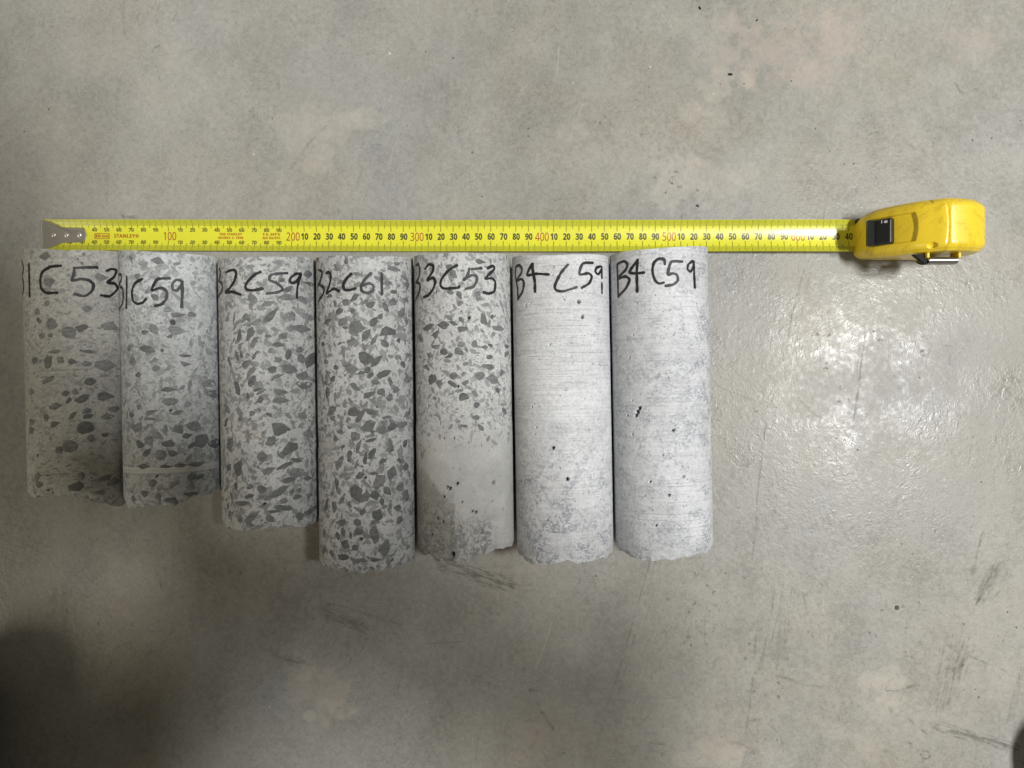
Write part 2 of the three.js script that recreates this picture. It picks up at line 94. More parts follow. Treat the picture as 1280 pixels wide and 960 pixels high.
const SCRATCHES = [[1.9,.25,[-314,-311,-315,-294,-313,-281]],[1.3,.4,[-272,-300,-275,-287]],[1.9,.35,[-282,-275,-290,-271,-292,-265,-287,-255,-284,-244]],[1.3,.2,[-281,-266,-268,-267,-258,-270]],[1.6,.4,[-319,-139,-314,-135,-303,-135]],[1.9,.55,[-376,-300,-373,-298]],[1.9,.28,[-148,-209,-164,-193,-179,-172]],[1.3,.2,[-56,-246,-58,-205]],[3.1,.12,[-51,-243,-54,-202]],[1.3,.5,[231,-90,225,-70,218,-38]],[1.3,.3,[235,-85,229,-56]],[1.3,.5,[279,-41,276,-19,273,6,269,35]],[.9,.35,[275,-38,272,-6]],[.9,.35,[259,5,275,-5]],[1.3,.5,[200,38,197,63,194,92,193,117,190,139]],[1.3,.3,[204,22,199,41]],[.9,.3,[199,35,226,38]],[.9,.2,[190,70,203,76,221,76]],[1.3,.42,[110,140,102,168,93,200,84,232,74,260]],[1,.35,[114,140,106,175,97,203,88,235,81,258]],[.8,.25,[118,141,109,178,100,207]],[1.3,.35,[104,167,109,167]],[1.3,.3,[102,182,107,182]],[1.9,.38,[208,157,206,177,201,203,196,227]],[1.3,.3,[215,156,212,175,206,203]],[1.3,.3,[221,163,219,190,215,210]],[1.3,.25,[225,158,221,183]],[1.9,.38,[193,199,191,231,188,257,185,277]],[1.9,.5,[188,267,205,264]],[2.2,.4,[211,212,209,231,215,232,231,238,251,240]],[1.6,.3,[228,159,234,182,238,200]],[1.3,.25,[231,182,246,183,253,180]],[1.9,.5,[174,284,184,286,193,292]],[1.9,.45,[109,285,122,286]],[1.9,.4,[110,233,117,236]],[1.9,.4,[20,254,26,265,33,276]],[1.9,.4,[15,244,23,245]],[2.5,.4,[370,116,366,132,362,150]],[1.9,.42,[319,186,327,192,335,201,346,208,362,215,389,226]],[1.3,.35,[321,184,332,196,343,205,356,209]],[1.9,.6,[294,242,303,242,318,237,321,237]],[1.6,.4,[293,243,298,233]],[1.3,.35,[316,238,324,246,329,252]],[1.6,.55,[311,263,320,270,327,276]],[1.6,.5,[298,255,300,261]],[1.3,.5,[323,229,321,236]],[1.9,.3,[401,217,394,245,386,278]],[1.6,.25,[406,210,399,232,393,267]],[1.3,.35,[342,198,335,233]],[1.3,.35,[347,196,340,239]],[1.6,.4,[354,195,347,233,343,252]],[1.3,.35,[360,198,351,233]],[1.3,.35,[337,233,334,261]],[1.3,.2,[315,283,310,299]],[1.6,.35,[293,289,298,290]],[.9,.25,[268,-202,266,-174]],[.9,.22,[273,-203,271,-183]],[.9,.2,[260,-199,258,-177]],[.9,.3,[250,-152,245,-126]],[1.6,.5,[280,-208,279,-201,281,-197,289,-199]],[1.9,.35,[349,-236,352,-231,355,-228]],[1.6,.4,[371,-194,367,-189,362,-186]],[1.6,.5,[385,-158,388,-153,391,-155]],[.9,.2,[363,-195,357,-167]],[1.6,.4,[-289,149,-286,156,-282,169]],[1.9,.35,[-320,213,-311,210,-304,208]],[1.3,.25,[228,92,235,101,237,114]],[1.3,.22,[157,-6,165,3,184,10,199,16]],[.9,.18,[168,-19,181,-6,195,3]],[1.3,.2,[323,-88,321,-60]],[1,.2,[319,-82,321,-44]],[1.6,.3,[324,-33,339,-31,355,-27]],[1.3,.25,[228,13,240,25,250,28]],[1.3,.25,[203,269,212,277,215,291]],[1.3,.35,[233,288,235,296]]];
const SMEARS = [[-29,152,70,17,17,.55],[-135,189,45,14,20,.35],[-122,183,70,3,16,.3],[-180,221,29,6,15,.4],[373,158,33,12,-63,.6],[346,230,58,26,-72,.22],[352,220,16,9,-60,.35],[366,278,77,10,15,.55],[212,196,48,13,-78,.18],[-61,272,19,12,-70,.2],[386,157,26,5,-60,.3]];
const FLECKS = [[-193,-214,1.6],[-69,-266,1.6],[-32,-185,1.9],[-47,-261,1.9],[109,-236,1.4],[-24,-150,1.9],[-376,-223,1.9],[-396,-205,1.9],[124,171,3.1],[146,151,3.8],[155,160,3.1],[160,165,3.1],[169,150,2.5],[145,174,3.8],[141,181,2.5],[140,201,3.8],[142,207,3.1],[188,206,3.1],[185,217,3.1],[184,154,3.1],[192,244,3.1],[211,237,3.1],[211,247,3.8],[111,234,2.5],[24,262,2.5],[33,274,2.5],[14,244,2.5],[41,294,2.5],[193,229,3.1],[210,282,3.1],[191,292,3.1],[120,294,2.5],[242,-39,3.1],[250,-39,3.8],[248,-13,3.1],[249,-16,2.5],[285,-42,2.5],[290,-35,3.1],[323,-26,3.8],[324,-23,3.1],[259,3,2.5],[193,22,3.1],[258,14,3.1],[266,12,2.5],[321,-5,1.6],[273,52,1.9],[256,43,2.5],[324,-38,2.5],[369,77,1.6],[363,104,1.3],[333,116,1.6],[307,126,1.9],[316,134,1.6],[191,126,1.6],[245,159,2.5],[238,200,2.5],[310,211,3.1],[315,215,3.1],[346,225,3.8],[354,221,3.8],[364,240,1.6],[367,246,1.9],[355,241,1.3],[268,252,2.5],[206,266,2.5],[321,173,3.1],[308,175,3.1],[292,178,3.1],[282,196,1.9],[287,199,2.5],[311,192,2.5],[314,283,3.1],[221,-240,1.9],[262,-174,2.5],[270,-174,1.9],[287,-162,2.5],[13,-204,1.9],[70,-209,3.1],[102,-198,2.5],[74,-213,2.5],[127,-162,5],[133,-156,3.8],[130,-168,3.8],[147,-154,3.1],[114,-164,2.5],[122,-152,3.1],[377,-193,1.9],[362,-192,1.9],[13,-198,1.6],[399,-207,1.6],[240,-202,1.9],[251,-184,1.3],[165,-238,1.3],[184,-238,1.6],[-291,200,1.3],[-335,194,1.9],[-375,119,2.5],[-219,152,1.9],[-141,130,1.3],[234,196,3.1],[70,115,1.9],[67,153,1.9],[389,179,1.9],[396,191,1.9],[386,201,2.5],[355,189,1.9]];
const PATCHES = [[-276,-265,16,13,1,.4],[-161,-206,38,19,0,.25],[-119,-212,22,12,0,.35],[-158,-177,16,8,0,.3],[-151,-186,10,6,0,.3],[212,-266,58,29,1,.45],[259,-275,26,19,1,.35],[234,-243,38,13,1,.3],[159,-238,26,12,0,.4],[143,-219,12,9,0,.4],[133,-162,29,19,0,.4],[165,-155,22,14,0,.3],[187,-165,16,10,0,.25],[51,-201,19,8,0,.25],[152,-282,26,16,0,.2],[168,-292,10,13,0,.25],[358,-270,32,16,1,.25],[-154,244,35,27,1,.5],[-167,235,9,5,0,.4],[-141,260,14,9,0,.4],[-163,266,5,4,0,.5],[-164,225,6,9,0,.25],[287,233,18,13,0,.55],[295,255,14,13,0,.4],[278,287,15,17,0,.3],[13,287,18,18,1,.35],[155,295,26,12,0,.35],[168,288,19,10,1,.3],[256,275,13,8,0,.25],[171,222,10,12,1,.35],[38,134,38,19,2,.15],[76,223,58,38,2,.15],[296,202,38,22,2,.25],[-51,-269,51,38,2,.2],[-141,-238,45,38,2,.25],[-83,-211,32,16,2,.3],[51,-268,38,51,2,.2],[146,-266,26,38,2,.2],[38,-153,64,26,2,.2],[246,-208,51,32,2,.2],[352,-195,38,38,2,.15],[-343,-266,38,26,1,.1],[340,189,45,32,0,.15],[-206,180,32,19,0,.12],[-350,201,38,32,0,.1],[383,138,26,38,0,.1]];
// joints of the photographer, metres
const PERSON = { x: 0.17, hip: [0.12, 0.92, 0.56], waist: [0.15, 1.02, 0.38], chest: [0.17, 1.08, 0.19], neck: [0.17, 1.1, 0.04], head: [0.16, 1.09, -0.07], face: [0.15, 1.03, -0.11],
  shoulder: [0.2, 1.06, 0.1], elbow: [0.46, 0.86, 0.21], elbowLeft: [-0.16, 0.85, 0.2],
  knee: [0.32, 0.48, 0.5], ankle: [0.462, 0.1, 0.42], toe: [0.444, 0.04, 0.285], kneeLeft: [-0.42, 0.47, 0.36], ankleLeft: [-0.445, 0.1, 0.34], toeLeft: [-0.437, 0.042, 0.245] };


// ---------------------------------------------------------------- the concrete floor
{
  const W = 2048, H = 1536, S = W / 1000, mm = (x, z) => [(x + 500) * S, (z + 375) * S];
  const [cv, cx] = canvas(W, H), [mv, mx] = canvas(W, H);           // mv: marks, drawn apart so that they also shape the relief
  const rnd = rng(11);
  mx.clearRect(0, 0, W, H); mx.lineCap = 'round'; mx.lineJoin = 'round';
  const ink = (a) => css(0.075, 0.07, 0.06, a);
  for (const [w, a, pts] of SCRATCHES) {
    for (let pass = 0; pass < 2; pass++) {
      for (let i = 0; i + 3 < pts.length; i += 2) {
        const [x0, y0] = mm(pts[i], pts[i + 1]), [x1, y1] = mm(pts[i + 2], pts[i + 3]), L = Math.hypot(x1 - x0, y1 - y0), n = Math.max(2, Math.round(L / 3));
        for (let k = 0; k < n; k++) {
          const worn = noise(lerp(x0, x1, k / n) * 0.06 + 40, lerp(y0, y1, k / n) * 0.06 + pass * 9); if (rnd() < 0.25 || worn < 0.3) continue;
          const t0 = k / n, t1 = (k + 1.2) / n, j = () => (rnd() - 0.5) * w * S * 0.6;
          mx.strokeStyle = ink(a * (0.3 + 0.7 * rnd()) * (pass ? 0.85 : 0.3) * smooth(0.25, 0.6, worn)); mx.lineWidth = w * S * (pass ? 0.45 : 1.5) * (0.4 + rnd() * 0.9);
          mx.beginPath(); mx.moveTo(lerp(x0, x1, t0) + j(), lerp(y0, y1, t0) + j()); mx.lineTo(lerp(x0, x1, t1) + j(), lerp(y0, y1, t1) + j()); mx.stroke();
        }
      }
    }
  }
  for (const [x, z, l, w, an, a] of SMEARS) {                       // rubbed rubber: many broken parallel streaks
    const [px, py] = mm(x, z), c = Math.cos(an * R), s = Math.sin(an * R);
    for (let k = 0; k < l * w * 0.9; k++) {
      const v = (rnd() + rnd() - 1) * w * 0.5, u = (rnd() - 0.5) * l * (1 - 0.5 * Math.abs(v) / w), len = 1 + rnd() * rnd() * 9;
      if (noise(u * 0.15 + x, v * 0.9 + z) < 0.42) continue;
      const at = (uu) => [px + (uu * c - v * s) * S, py + (uu * s + v * c) * S];
      mx.strokeStyle = ink(a * (0.08 + 0.24 * rnd())); mx.lineWidth = S * (0.35 + 0.7 * rnd());
      mx.beginPath(); mx.moveTo(...at(u - len / 2)); mx.lineTo(...at(u + len / 2)); mx.stroke();
    }
  }
  for (const [x, z, d] of FLECKS) {
    const [px, py] = mm(x, z);
    const big = d > 2;
    for (let k = 0; k < (big ? 7 : 2); k++) {
      mx.fillStyle = ink(big ? 0.25 + 0.35 * rnd() : 0.75);
      mx.beginPath(); const an = rnd() * 6.28, e = big ? d * 0.55 * rnd() : d * 0.12;
      mx.ellipse(px + Math.cos(an) * e * S, py + Math.sin(an) * e * S, d * S * (big ? 0.09 + 0.2 * rnd() : 0.3 + 0.2 * rnd()), d * S * (big ? 0.06 + 0.1 * rnd() : 0.25), rnd() * 3.1, 0, 6.3); mx.fill();
    }
  }
  for (let k = 0; k < 2200; k++) {                                   // scattered tiny specks and hair scratches of wear
    const px = rnd() * W, py = rnd() * H;
    mx.fillStyle = ink(0.15 + 0.4 * rnd() * rnd()); mx.beginPath(); mx.ellipse(px, py, S * (0.3 + 0.6 * rnd() * rnd()), S * (0.25 + 0.3 * rnd()), rnd() * 3, 0, 6.3); mx.fill();
  }
  for (let k = 0; k < 620; k++) {
    let px = rnd() * W, py = rnd() * H, an = (rnd() < 0.6 ? 1.75 + (rnd() - 0.5) * 0.4 : rnd() * 3.1), l = 6 + rnd() * rnd() * rnd() * 110;
    mx.strokeStyle = rnd() < 0.55 ? ink(0.05 + 0.16 * rnd()) : css(0.6, 0.58, 0.52, 0.12 + 0.25 * rnd()); mx.lineWidth = 0.6 + rnd() * 1.2;
    mx.beginPath(); mx.moveTo(px, py); mx.quadraticCurveTo(px + Math.cos(an) * l * 0.5 + (rnd() - 0.5) * 8, py + Math.sin(an) * l * 0.5, px + Math.cos(an) * l, py + Math.sin(an) * l); mx.stroke();
  }
  // a pit lower right, the shade in its hollow painted dark, and the round print near the bottom
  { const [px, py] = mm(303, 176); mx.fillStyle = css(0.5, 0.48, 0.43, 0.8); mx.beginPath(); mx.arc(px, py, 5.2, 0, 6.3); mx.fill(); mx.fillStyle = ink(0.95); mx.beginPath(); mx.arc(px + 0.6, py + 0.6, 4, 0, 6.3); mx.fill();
    const [qx, qy] = mm(325.6, 292); for (let k = 0; k < 40; k++) { const an = rnd() * 6.3; mx.fillStyle = ink(0.1 + 0.25 * rnd()); mx.beginPath(); mx.arc(qx + Math.cos(an) * (6.5 + rnd()), qy + Math.sin(an) * (6 + rnd()), 0.6 + rnd() * 0.9, 0, 6.3); mx.fill(); } }
  for (const [x, z, d] of [[-98, -265, 2], [-195, 260, 1.4], [49, -240, 1.2], [-208, -185, 1.5], [160, -230, 1.3], [110, -252, 1.6]]) { const [px, py] = mm(x, z); mx.fillStyle = css(0.75, 0.73, 0.68, 0.8); mx.beginPath(); mx.ellipse(px, py, d * S * 0.5, d * S * 0.35, 0.5, 0, 6.3); mx.fill(); }

  const marks = mx.getImageData(0, 0, W, H).data, img = cx.createImageData(W, H), relief = new Float32Array(W * H), rough = new Uint8Array(W * H * 4);
  const patch = PATCHES.map(([x, z, rx, rz, kind, a]) => ({ x, z, rx, rz, kind, a }));
  for (let j = 0; j < H; j++) for (let i = 0; i < W; i++) {
    const x = i / S - 500, z = j / S - 375, k = j * W + i;
    const big = fbm(x * 0.006 + 3, z * 0.006 + 8, 3), mid = fbm(x * 0.038 + 40, z * 0.034, 5), streak = fbm(x * 0.05 + z * 0.012, z * 0.008 + 70, 3);
    const fine = fbm(x * 0.35, z * 0.35 + 31, 3), grain = hash(i + 7, j + 3), sand = noise(x * 1.1, z * 1.1);
    let v = 0.318 * (1 + (big - 0.5) * 0.22 + (mid - 0.5) * 0.27 + (streak - 0.5) * 0.12 + (fine - 0.5) * 0.22 + (sand - 0.5) * 0.16 + (grain - 0.5) * 0.16);
    const hue = fbm(x * 0.009 + 91, z * 0.009 + 5, 3) - 0.5, hue2 = fbm(x * 0.02 + 17, z * 0.02 + 55, 3) - 0.5;
    let r = v * (1.03 + hue * 0.075 + hue2 * 0.04), g = v * (1.0 + hue * 0.02), b = v * (0.9 - hue * 0.09 - hue2 * 0.06);
    for (const p of patch) {
      const dx = (x - p.x) / p.rx, dz = (z - p.z) / p.rz, d = dx * dx + dz * dz;
      if (d > 2.6) continue;
      const w = p.a * smooth(1.05, 0.6, Math.sqrt(d) + (fbm(x * 0.08 + p.x, z * 0.08, 5) - 0.5) * 2) * (0.55 + 0.9 * fbm(x * 0.12 + p.z, z * 0.12, 3));
      if (w <= 0) continue;
      const c = p.kind === 0 ? [0.5, 0.47, 0.4] : p.kind === 1 ? [0.47, 0.4, 0.345] : [0.295, 0.3, 0.29];
      r = lerp(r, c[0], w * 0.75); g = lerp(g, c[1], w * 0.75); b = lerp(b, c[2], w * 0.75);
    }
    const pore = smooth(0.73, 0.8, fbm(x * 0.5 + 9, z * 0.5 + 77, 2)) * smooth(0.4, 0.65, fbm(x * 0.03, z * 0.03 + 300, 2)) * 0.16;
    r *= 1 - pore; g *= 1 - pore; b *= 1 - pore;
    const ma = marks[4 * k + 3] / 255, o = 4 * k;
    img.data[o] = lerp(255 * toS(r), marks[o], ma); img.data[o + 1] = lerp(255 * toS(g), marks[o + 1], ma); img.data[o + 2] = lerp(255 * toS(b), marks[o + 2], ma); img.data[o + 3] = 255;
    // relief in mm-ish units: trowel waves, ragged laitance, grains; marks are slightly sunk
    const rag = Math.abs(fbm(x * 0.2 + 5, z * 0.16 + 2, 4) - 0.5) * 2, rag2 = Math.abs(fbm(x * 0.62 + 50, z * 0.5 + 21, 2) - 0.5) * 2;
    relief[(H - 1 - j) * W + i] = 0.5 + (big - 0.5) * 0.12 + (rag - 0.3) * 0.12 * smooth(0.3, 0.6, mid) + (rag2 - 0.3) * 0.13 * (0.4 + mid) + (sand - 0.5) * 0.1 + (grain - 0.5) * 0.05 + smooth(0.5, 0.525, fbm(x * 0.17 + 3, z * 0.13 + 90, 4)) * 0.11 + smooth(0.55, 0.57, fbm(x * 0.33 + 30, z * 0.3 + 9, 3)) * 0.08 - ma * 0.2 - pore * 0.4;
    const q = clamp(0.33 + (mid - 0.5) * 0.36 + (fine - 0.5) * 0.25 + ma * 0.25, 0.2, 0.9), qo = 4 * ((H - 1 - j) * W + i);
    rough[qo] = rough[qo + 1] = rough[qo + 2] = 255 * q; rough[qo + 3] = 255;
  }
  cx.putImageData(img, 0, 0);
  const rt = new THREE.DataTexture(rough, W, H); rt.magFilter = THREE.LinearFilter; rt.needsUpdate = true;
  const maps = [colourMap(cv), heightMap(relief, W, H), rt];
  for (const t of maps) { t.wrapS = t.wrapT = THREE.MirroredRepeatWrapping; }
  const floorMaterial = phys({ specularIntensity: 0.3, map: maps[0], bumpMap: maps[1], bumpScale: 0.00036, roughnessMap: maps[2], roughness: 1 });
  const g = new THREE.PlaneGeometry(9, 9, 60, 60); g.rotateX(-Math.PI / 2);
  const p = g.attributes.position, uv = g.attributes.uv;
  for (let i = 0; i < p.count; i++) uv.setXY(i, p.getX(i) / 1 + 0.5, 0.5 - p.getZ(i) / 0.75);
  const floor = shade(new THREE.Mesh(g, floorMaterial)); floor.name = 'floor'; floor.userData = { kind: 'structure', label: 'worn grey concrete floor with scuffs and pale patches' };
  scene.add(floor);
}

// ---------------------------------------------------------------- the seven concrete cores
const CR = 36;                                                       // radius in mm
const surf = (th, z, h = 0) => [(CR + h) * Math.sin(th * R) / 1000, (CR + (CR + h) * Math.cos(th * R)) / 1000, z / 1000];
function along(list, th) {
  if (th <= list[0][0]) return list[0][1];
  for (let i = 1; i < list.length; i++) if (th <= list[i][0]) return lerp(list[i - 1][1], list[i][1], (th - list[i - 1][0]) / (list[i][0] - list[i - 1][0]));
  return list[list.length - 1][1];
}
// an angular crushed stone outline of unit half axes
function outline(rnd, n) {
  const corners = 4 + Math.floor(rnd() * 3), c = [];
  for (let k = 0; k < corners; k++) { const a = (k + (rnd() - 0.5) * 0.75) / corners * 2 * Math.PI; c.push([Math.cos(a) * (0.88 + 0.24 * rnd()), Math.sin(a) * (0.88 + 0.24 * rnd())]); }
  const out = [];
  for (let k = 0; k < n; k++) {
    const t = k / n * corners, i = Math.floor(t), f = t - i, a = c[i % corners], b = c[(i + 1) % corners], w = 1.1 + (rnd() - 0.5) * 0.06;
    out.push([lerp(a[0], b[0], f) * w, lerp(a[1], b[1], f) * w]);
  }
  return out;
}
const stoneSpots = (() => { const n = 256, d = new Uint8Array(n * n * 4); for (let j = 0; j < n; j++) for (let i = 0; i < n; i++) { const v = 205 * (0.82 + 0.36 * (fbm(i * 0.05, j * 0.11, 4) - 0.5) + 0.22 * (hash(i, j) - 0.5) + 0.12 * noise(i * 0.35, j * 0.35)), o = 4 * (j * n + i); d[o] = d[o + 1] = d[o + 2] = clamp(v, 0, 255); d[o + 3] = 255; } const t = new THREE.DataTexture(d, n, n); t.colorSpace = THREE.SRGBColorSpace; t.wrapS = t.wrapT = THREE.RepeatWrapping; t.magFilter = THREE.LinearFilter; t.needsUpdate = true; return t; })();
const coreBump = (() => { const n = 512, d = new Float32Array(n * n); for (let j = 0; j < n; j++) for (let i = 0; i < n; i++) d[j * n + i] = 0.55 * fbm(i * 0.16, j * 0.16, 3) + 0.25 * noise(i * 0.02, j * 0.55 + 40) + 0.2 * hash(i, j); const t = heightMap(d, n, n); t.wrapS = t.wrapT = THREE.RepeatWrapping; t.repeat.set(2, 2); return t; })();
const marker = std({ color: rgb(0.012, 0.012, 0.014), roughness: 0.55 });

// look of each core: mortar colour, stone tones, painted small stones (count, contrast), saw lines, grain
const LOOK = [
  { mortar: [0.435, 0.428, 0.392], stone: [0.265, 0.265, 0.25], small: 2300, contrast: 0.72, lines: 150, lineA: 0.13, grain: 0.36 },
  { mortar: [0.45, 0.468, 0.468], stone: [0.262, 0.276, 0.275], small: 3200, contrast: 0.85, lines: 90, lineA: 0.1, grain: 0.34 },
  { mortar: [0.44, 0.447, 0.438], stone: [0.22, 0.227, 0.224], small: 3200, contrast: 1, lines: 60, lineA: 0.07, grain: 0.34 },
  { mortar: [0.445, 0.452, 0.447], stone: [0.208, 0.213, 0.211], small: 3600, contrast: 1, lines: 70, lineA: 0.08, grain: 0.36 },
  { mortar: [0.48, 0.487, 0.478], stone: [0.22, 0.227, 0.225], small: 3600, contrast: 0.85, lines: 60, lineA: 0.08, grain: 0.36 },
  { mortar: [0.575, 0.585, 0.595], stone: [0.27, 0.275, 0.285], small: 900, contrast: 0.4, lines: 720, lineA: 0.29, grain: 0.24 },
  { mortar: [0.57, 0.583, 0.6], stone: [0.27, 0.285, 0.31], small: 700, contrast: 0.4, lines: 560, lineA: 0.23, grain: 0.22 },
];
const CORE_LABELS = [
  'dusty brownish grey concrete core marked B1C53, outermost of the row under the tape hook',
  'grey concrete core marked B1C59 with a pale ring groove near its broken end',
  'grey concrete core with crisp dark stones marked B2C59',
  'longest concrete core, densely speckled with dark stones, marked B2C61',
  'concrete core marked B3C53, half smooth mortar with a brown stain and small holes',
  'pale saw-lined concrete core marked B4C59, lying clear of the tape blade between two neighbours',
  'pale bluish concrete core marked B4C59 whose cut end covers the edge of the tape blade',
];
const coreBodies = [];
CORE.forEach((core, ci) => {
  const look = LOOK[ci], rnd = rng(100 + ci), root = thing('concrete_core', CORE_LABELS[ci], 'concrete core', 'drilled concrete cores laid side by side');
  root.position.set(core.x, 0, 0); root.rotation.y = core.lean * R;
  const zTop = (th) => along(core.top, th) + (fbm(th * 0.11 + ci * 9, 3, 3) - 0.5) * 0.5;
  const zBot = (th) => along(core.bottom, th) + (fbm(th * 0.16 + ci * 31, 8, 5) - 0.5) * 3.6;
  const z0 = Math.min(...core.top.map((p) => p[1])) - 3, z1 = Math.max(...core.bottom.map((p) => p[1])) + 4, LEN = z1 - z0;
  // ---- colour sheet: x = round the core, y = along it
  const W = 1024, H = 1024, sx = W / 360, sy = H / LEN, perMM = W / (2 * Math.PI * CR);
  const [cv, cx] = canvas(W, H), img = cx.createImageData(W, H);
  for (let j = 0; j < H; j++) for (let i = 0; i < W; i++) {
    const th = i / sx - 180, z = z0 + j / sy, a = th * R * CR, o = 4 * (j * W + i);
    let v = 1 + (fbm(a * 0.05 + ci * 50, z * 0.05, 3) - 0.5) * 0.3 + (noise(a * 0.9, z * 0.9 + ci * 40) - 0.5) * look.grain * 0.9 + (hash(i + ci * 999, j) - 0.5) * look.grain * 0.8 + (noise(a * 0.02, z * 1.3 + ci * 7) - 0.5) * look.lineA * 0.55 + (fbm(a * 0.25, z * 0.3 + 5, 2) - 0.5) * 0.16;
    let [r, g, b] = look.mortar.map((c) => c * v);
    if (ci > 4) {                                                    // blue-grey aggregate showing through the dust in broken patches
      const m = smooth(0.47, 0.62, fbm(a * 0.1 + ci * 33, z * 0.12 + 4, 4)) * smooth(0.4, 0.66, fbm(a * 0.75 + 8, z * 0.95 + ci, 2)) * (ci === 5 ? smooth(0, 110, z) + 0.25 * smooth(-50, -80, z) + 0.15 : 0.6 + 0.5 * smooth(0, 60, th));
      r *= 1 - 0.38 * m; g *= 1 - 0.365 * m; b *= 1 - 0.325 * m;
    }
    if (ci === 4) {                                                  // smooth mortar skin on the lower half, brown stain on its left
      const skin = smooth(28, 42, z + (fbm(a * 0.2, z * 0.1, 3) - 0.5) * 16 + (fbm(th * 0.03, 7, 2) - 0.5) * 24);
      const v2 = 1 + (fbm(a * 0.06 + 3, z * 0.06, 3) - 0.5) * 0.34 + (hash(i, j + 5) - 0.5) * 0.16 + (noise(a * 0.8, z * 0.8 + 60) - 0.5) * 0.14 + (fbm(a * 0.2, z * 0.14 + 30, 3) - 0.5) * 0.2;
      r = lerp(r, 0.43 * v2, skin * 0.8); g = lerp(g, 0.43 * v2, skin * 0.8); b = lerp(b, 0.41 * v2, skin * 0.8);
      const sl = Math.max((-12 - th) * 0.9 - (84 - z) * 1.4, -90), edge = (fbm(a * 0.16, z * 0.16 + 8, 4) - 0.5) * 26, stain = smooth(-3, 3, Math.min(sl + edge * 0.25 + (z > 84 ? 8 : 0), (-7 - th) * 1.3 + edge * 0.3, (z - 60) * 2 + edge * 0.3, (th + 82) * 1.5)) * (0.55 + 0.6 * fbm(a * 0.1 + 9, z * 0.1, 4)) * smooth(55, 120, z + 30);
      r = lerp(r, 0.21, stain * 0.72); g = lerp(g, 0.2, stain * 0.72); b = lerp(b, 0.17, stain * 0.72);
      const m2 = smooth(80, 112, z + (th < -8 ? 14 : 0)) * smooth(48, 26, th) * smooth(-80, -60, th) * smooth(0.36, 0.58, fbm(a * 0.2 + 70, z * 0.22, 3)) * smooth(0.3, 0.6, fbm(a * 0.7, z * 0.7 + 20, 2));
      r = lerp(r, 0.15, m2 * 0.75); g = lerp(g, 0.147, m2 * 0.75); b = lerp(b, 0.13, m2 * 0.75);
    }
    img.data[o] = 255 * toS(clamp(r, 0, 1)); img.data[o + 1] = 255 * toS(clamp(g, 0, 1)); img.data[o + 2] = 255 * toS(clamp(b, 0, 1)); img.data[o + 3] = 255;
  }
  cx.putImageData(img, 0, 0);
  const at = (th, z) => [(th + 180) * sx, (z - z0) * sy];
  const blob = (th, z, a, b, an, style, n = 9) => {
    const [px, py] = at(th, z), pts = outline(rnd, n), c = Math.cos(an), s = Math.sin(an);
    cx.fillStyle = style; cx.beginPath();
    pts.forEach(([x, y], k) => { const u = x * a * 0.5, v = y * b * 0.5, X = px + (u * c - v * s) * perMM, Y = py + (u * s + v * c) * sy; k ? cx.lineTo(X, Y) : cx.moveTo(X, Y); });
    cx.closePath(); cx.fill();
  };
  const smoothZone = (th, z) => ci === 4 && z > 18 + 30 * rnd() && !(z > 100 && th < 35 + 10 * rnd()) && !(th < -50 && rnd() < 0.7);
  for (let k = 0; k < look.small; k++) {
    const th = rnd() * 240 - 120, z = z0 + rnd() * LEN, d = 1.1 + (ci < 1 || ci > 3 ? 3.4 : 4.6) * Math.pow(rnd(), 2.1), t = 0.75 + 0.5 * rnd();
    if (smoothZone(th, z)) continue;
    const zone = ci === 5 ? smooth(-30, 70, z) : ci === 6 ? 0.7 : 1, al = Math.min(1, look.contrast * (0.55 + 0.55 * rnd())) * zone;
    blob(th, z, d * (1 + rnd() * 0.8), d * (0.5 + 0.4 * rnd()), ci === 0 ? (rnd() - 0.5) * 1.2 : rnd() * 3.14, css(look.stone[0] * t, look.stone[1] * t, look.stone[2] * t, al), 7);
  }
  for (let k = 0; k < (ci < 5 ? 4200 : 1800); k++) {                 // sand grains, dark and light
    const th = rnd() * 240 - 120, z = z0 + rnd() * LEN, dark = rnd() < 0.62;
    if (smoothZone(th, z) && rnd() < 0.8) continue;
    const clump = noise(th * 0.06 + ci * 13, z * 0.09); if (clump < 0.3) continue;
    const d = 0.4 + 0.95 * rnd() * rnd();
    blob(th, z, d * 1.4, d, rnd() * 3, dark ? gray(0.06 + 0.08 * rnd(), 0.35 + 0.4 * rnd()) : gray(0.66, 0.4 + 0.5 * rnd()), 5);
  }
  if (ci > 4) for (let k = 0; k < 210; k++) {                         // blotches of blue-grey aggregate under the dust
    const th = rnd() * 200 - 100, z = z0 + rnd() * LEN, d = 3 + 6 * rnd() * rnd();
    const low = ci === 5 ? smooth(20, 90, z) * 0.8 + 0.12 : 0.55;
    for (let m = 0; m < 16; m++) blob(th + (rnd() - 0.5) * d * 1.8, z + (rnd() - 0.5) * d, 0.5 + 2 * rnd() * rnd(), 0.4 + rnd(), rnd() * 3, css(0.27, 0.28, 0.31, 0.45 * low), 5);
  }
  for (let k = 0; k < look.lines; k++) {                             // drill lines round the core
    const z = z0 + rnd() * LEN, th = rnd() * 220 - 110, l = 6 + rnd() * rnd() * 110, [px, py] = at(th, z), [qx] = at(th + l, z);
    if (smoothZone(th, z)) continue;
    const bias = ci === 5 ? smooth(90, -20, z) * 0.9 + 0.15 : 1;
    cx.strokeStyle = rnd() < 0.6 ? gray(0.12, look.lineA * (0.4 + rnd()) * bias) : gray(0.66, look.lineA * (0.5 + rnd()) * bias); cx.lineWidth = 0.6 + rnd() * 1.5;
    cx.beginPath(); cx.moveTo(px, py); let X = px; while (X < qx) { X += 6 + rnd() * 14; if (rnd() < 0.25) cx.moveTo(X, py + (rnd() - 0.5) * 1.5); else cx.lineTo(X, py + (rnd() - 0.5) * 1.2); } cx.stroke();
  }
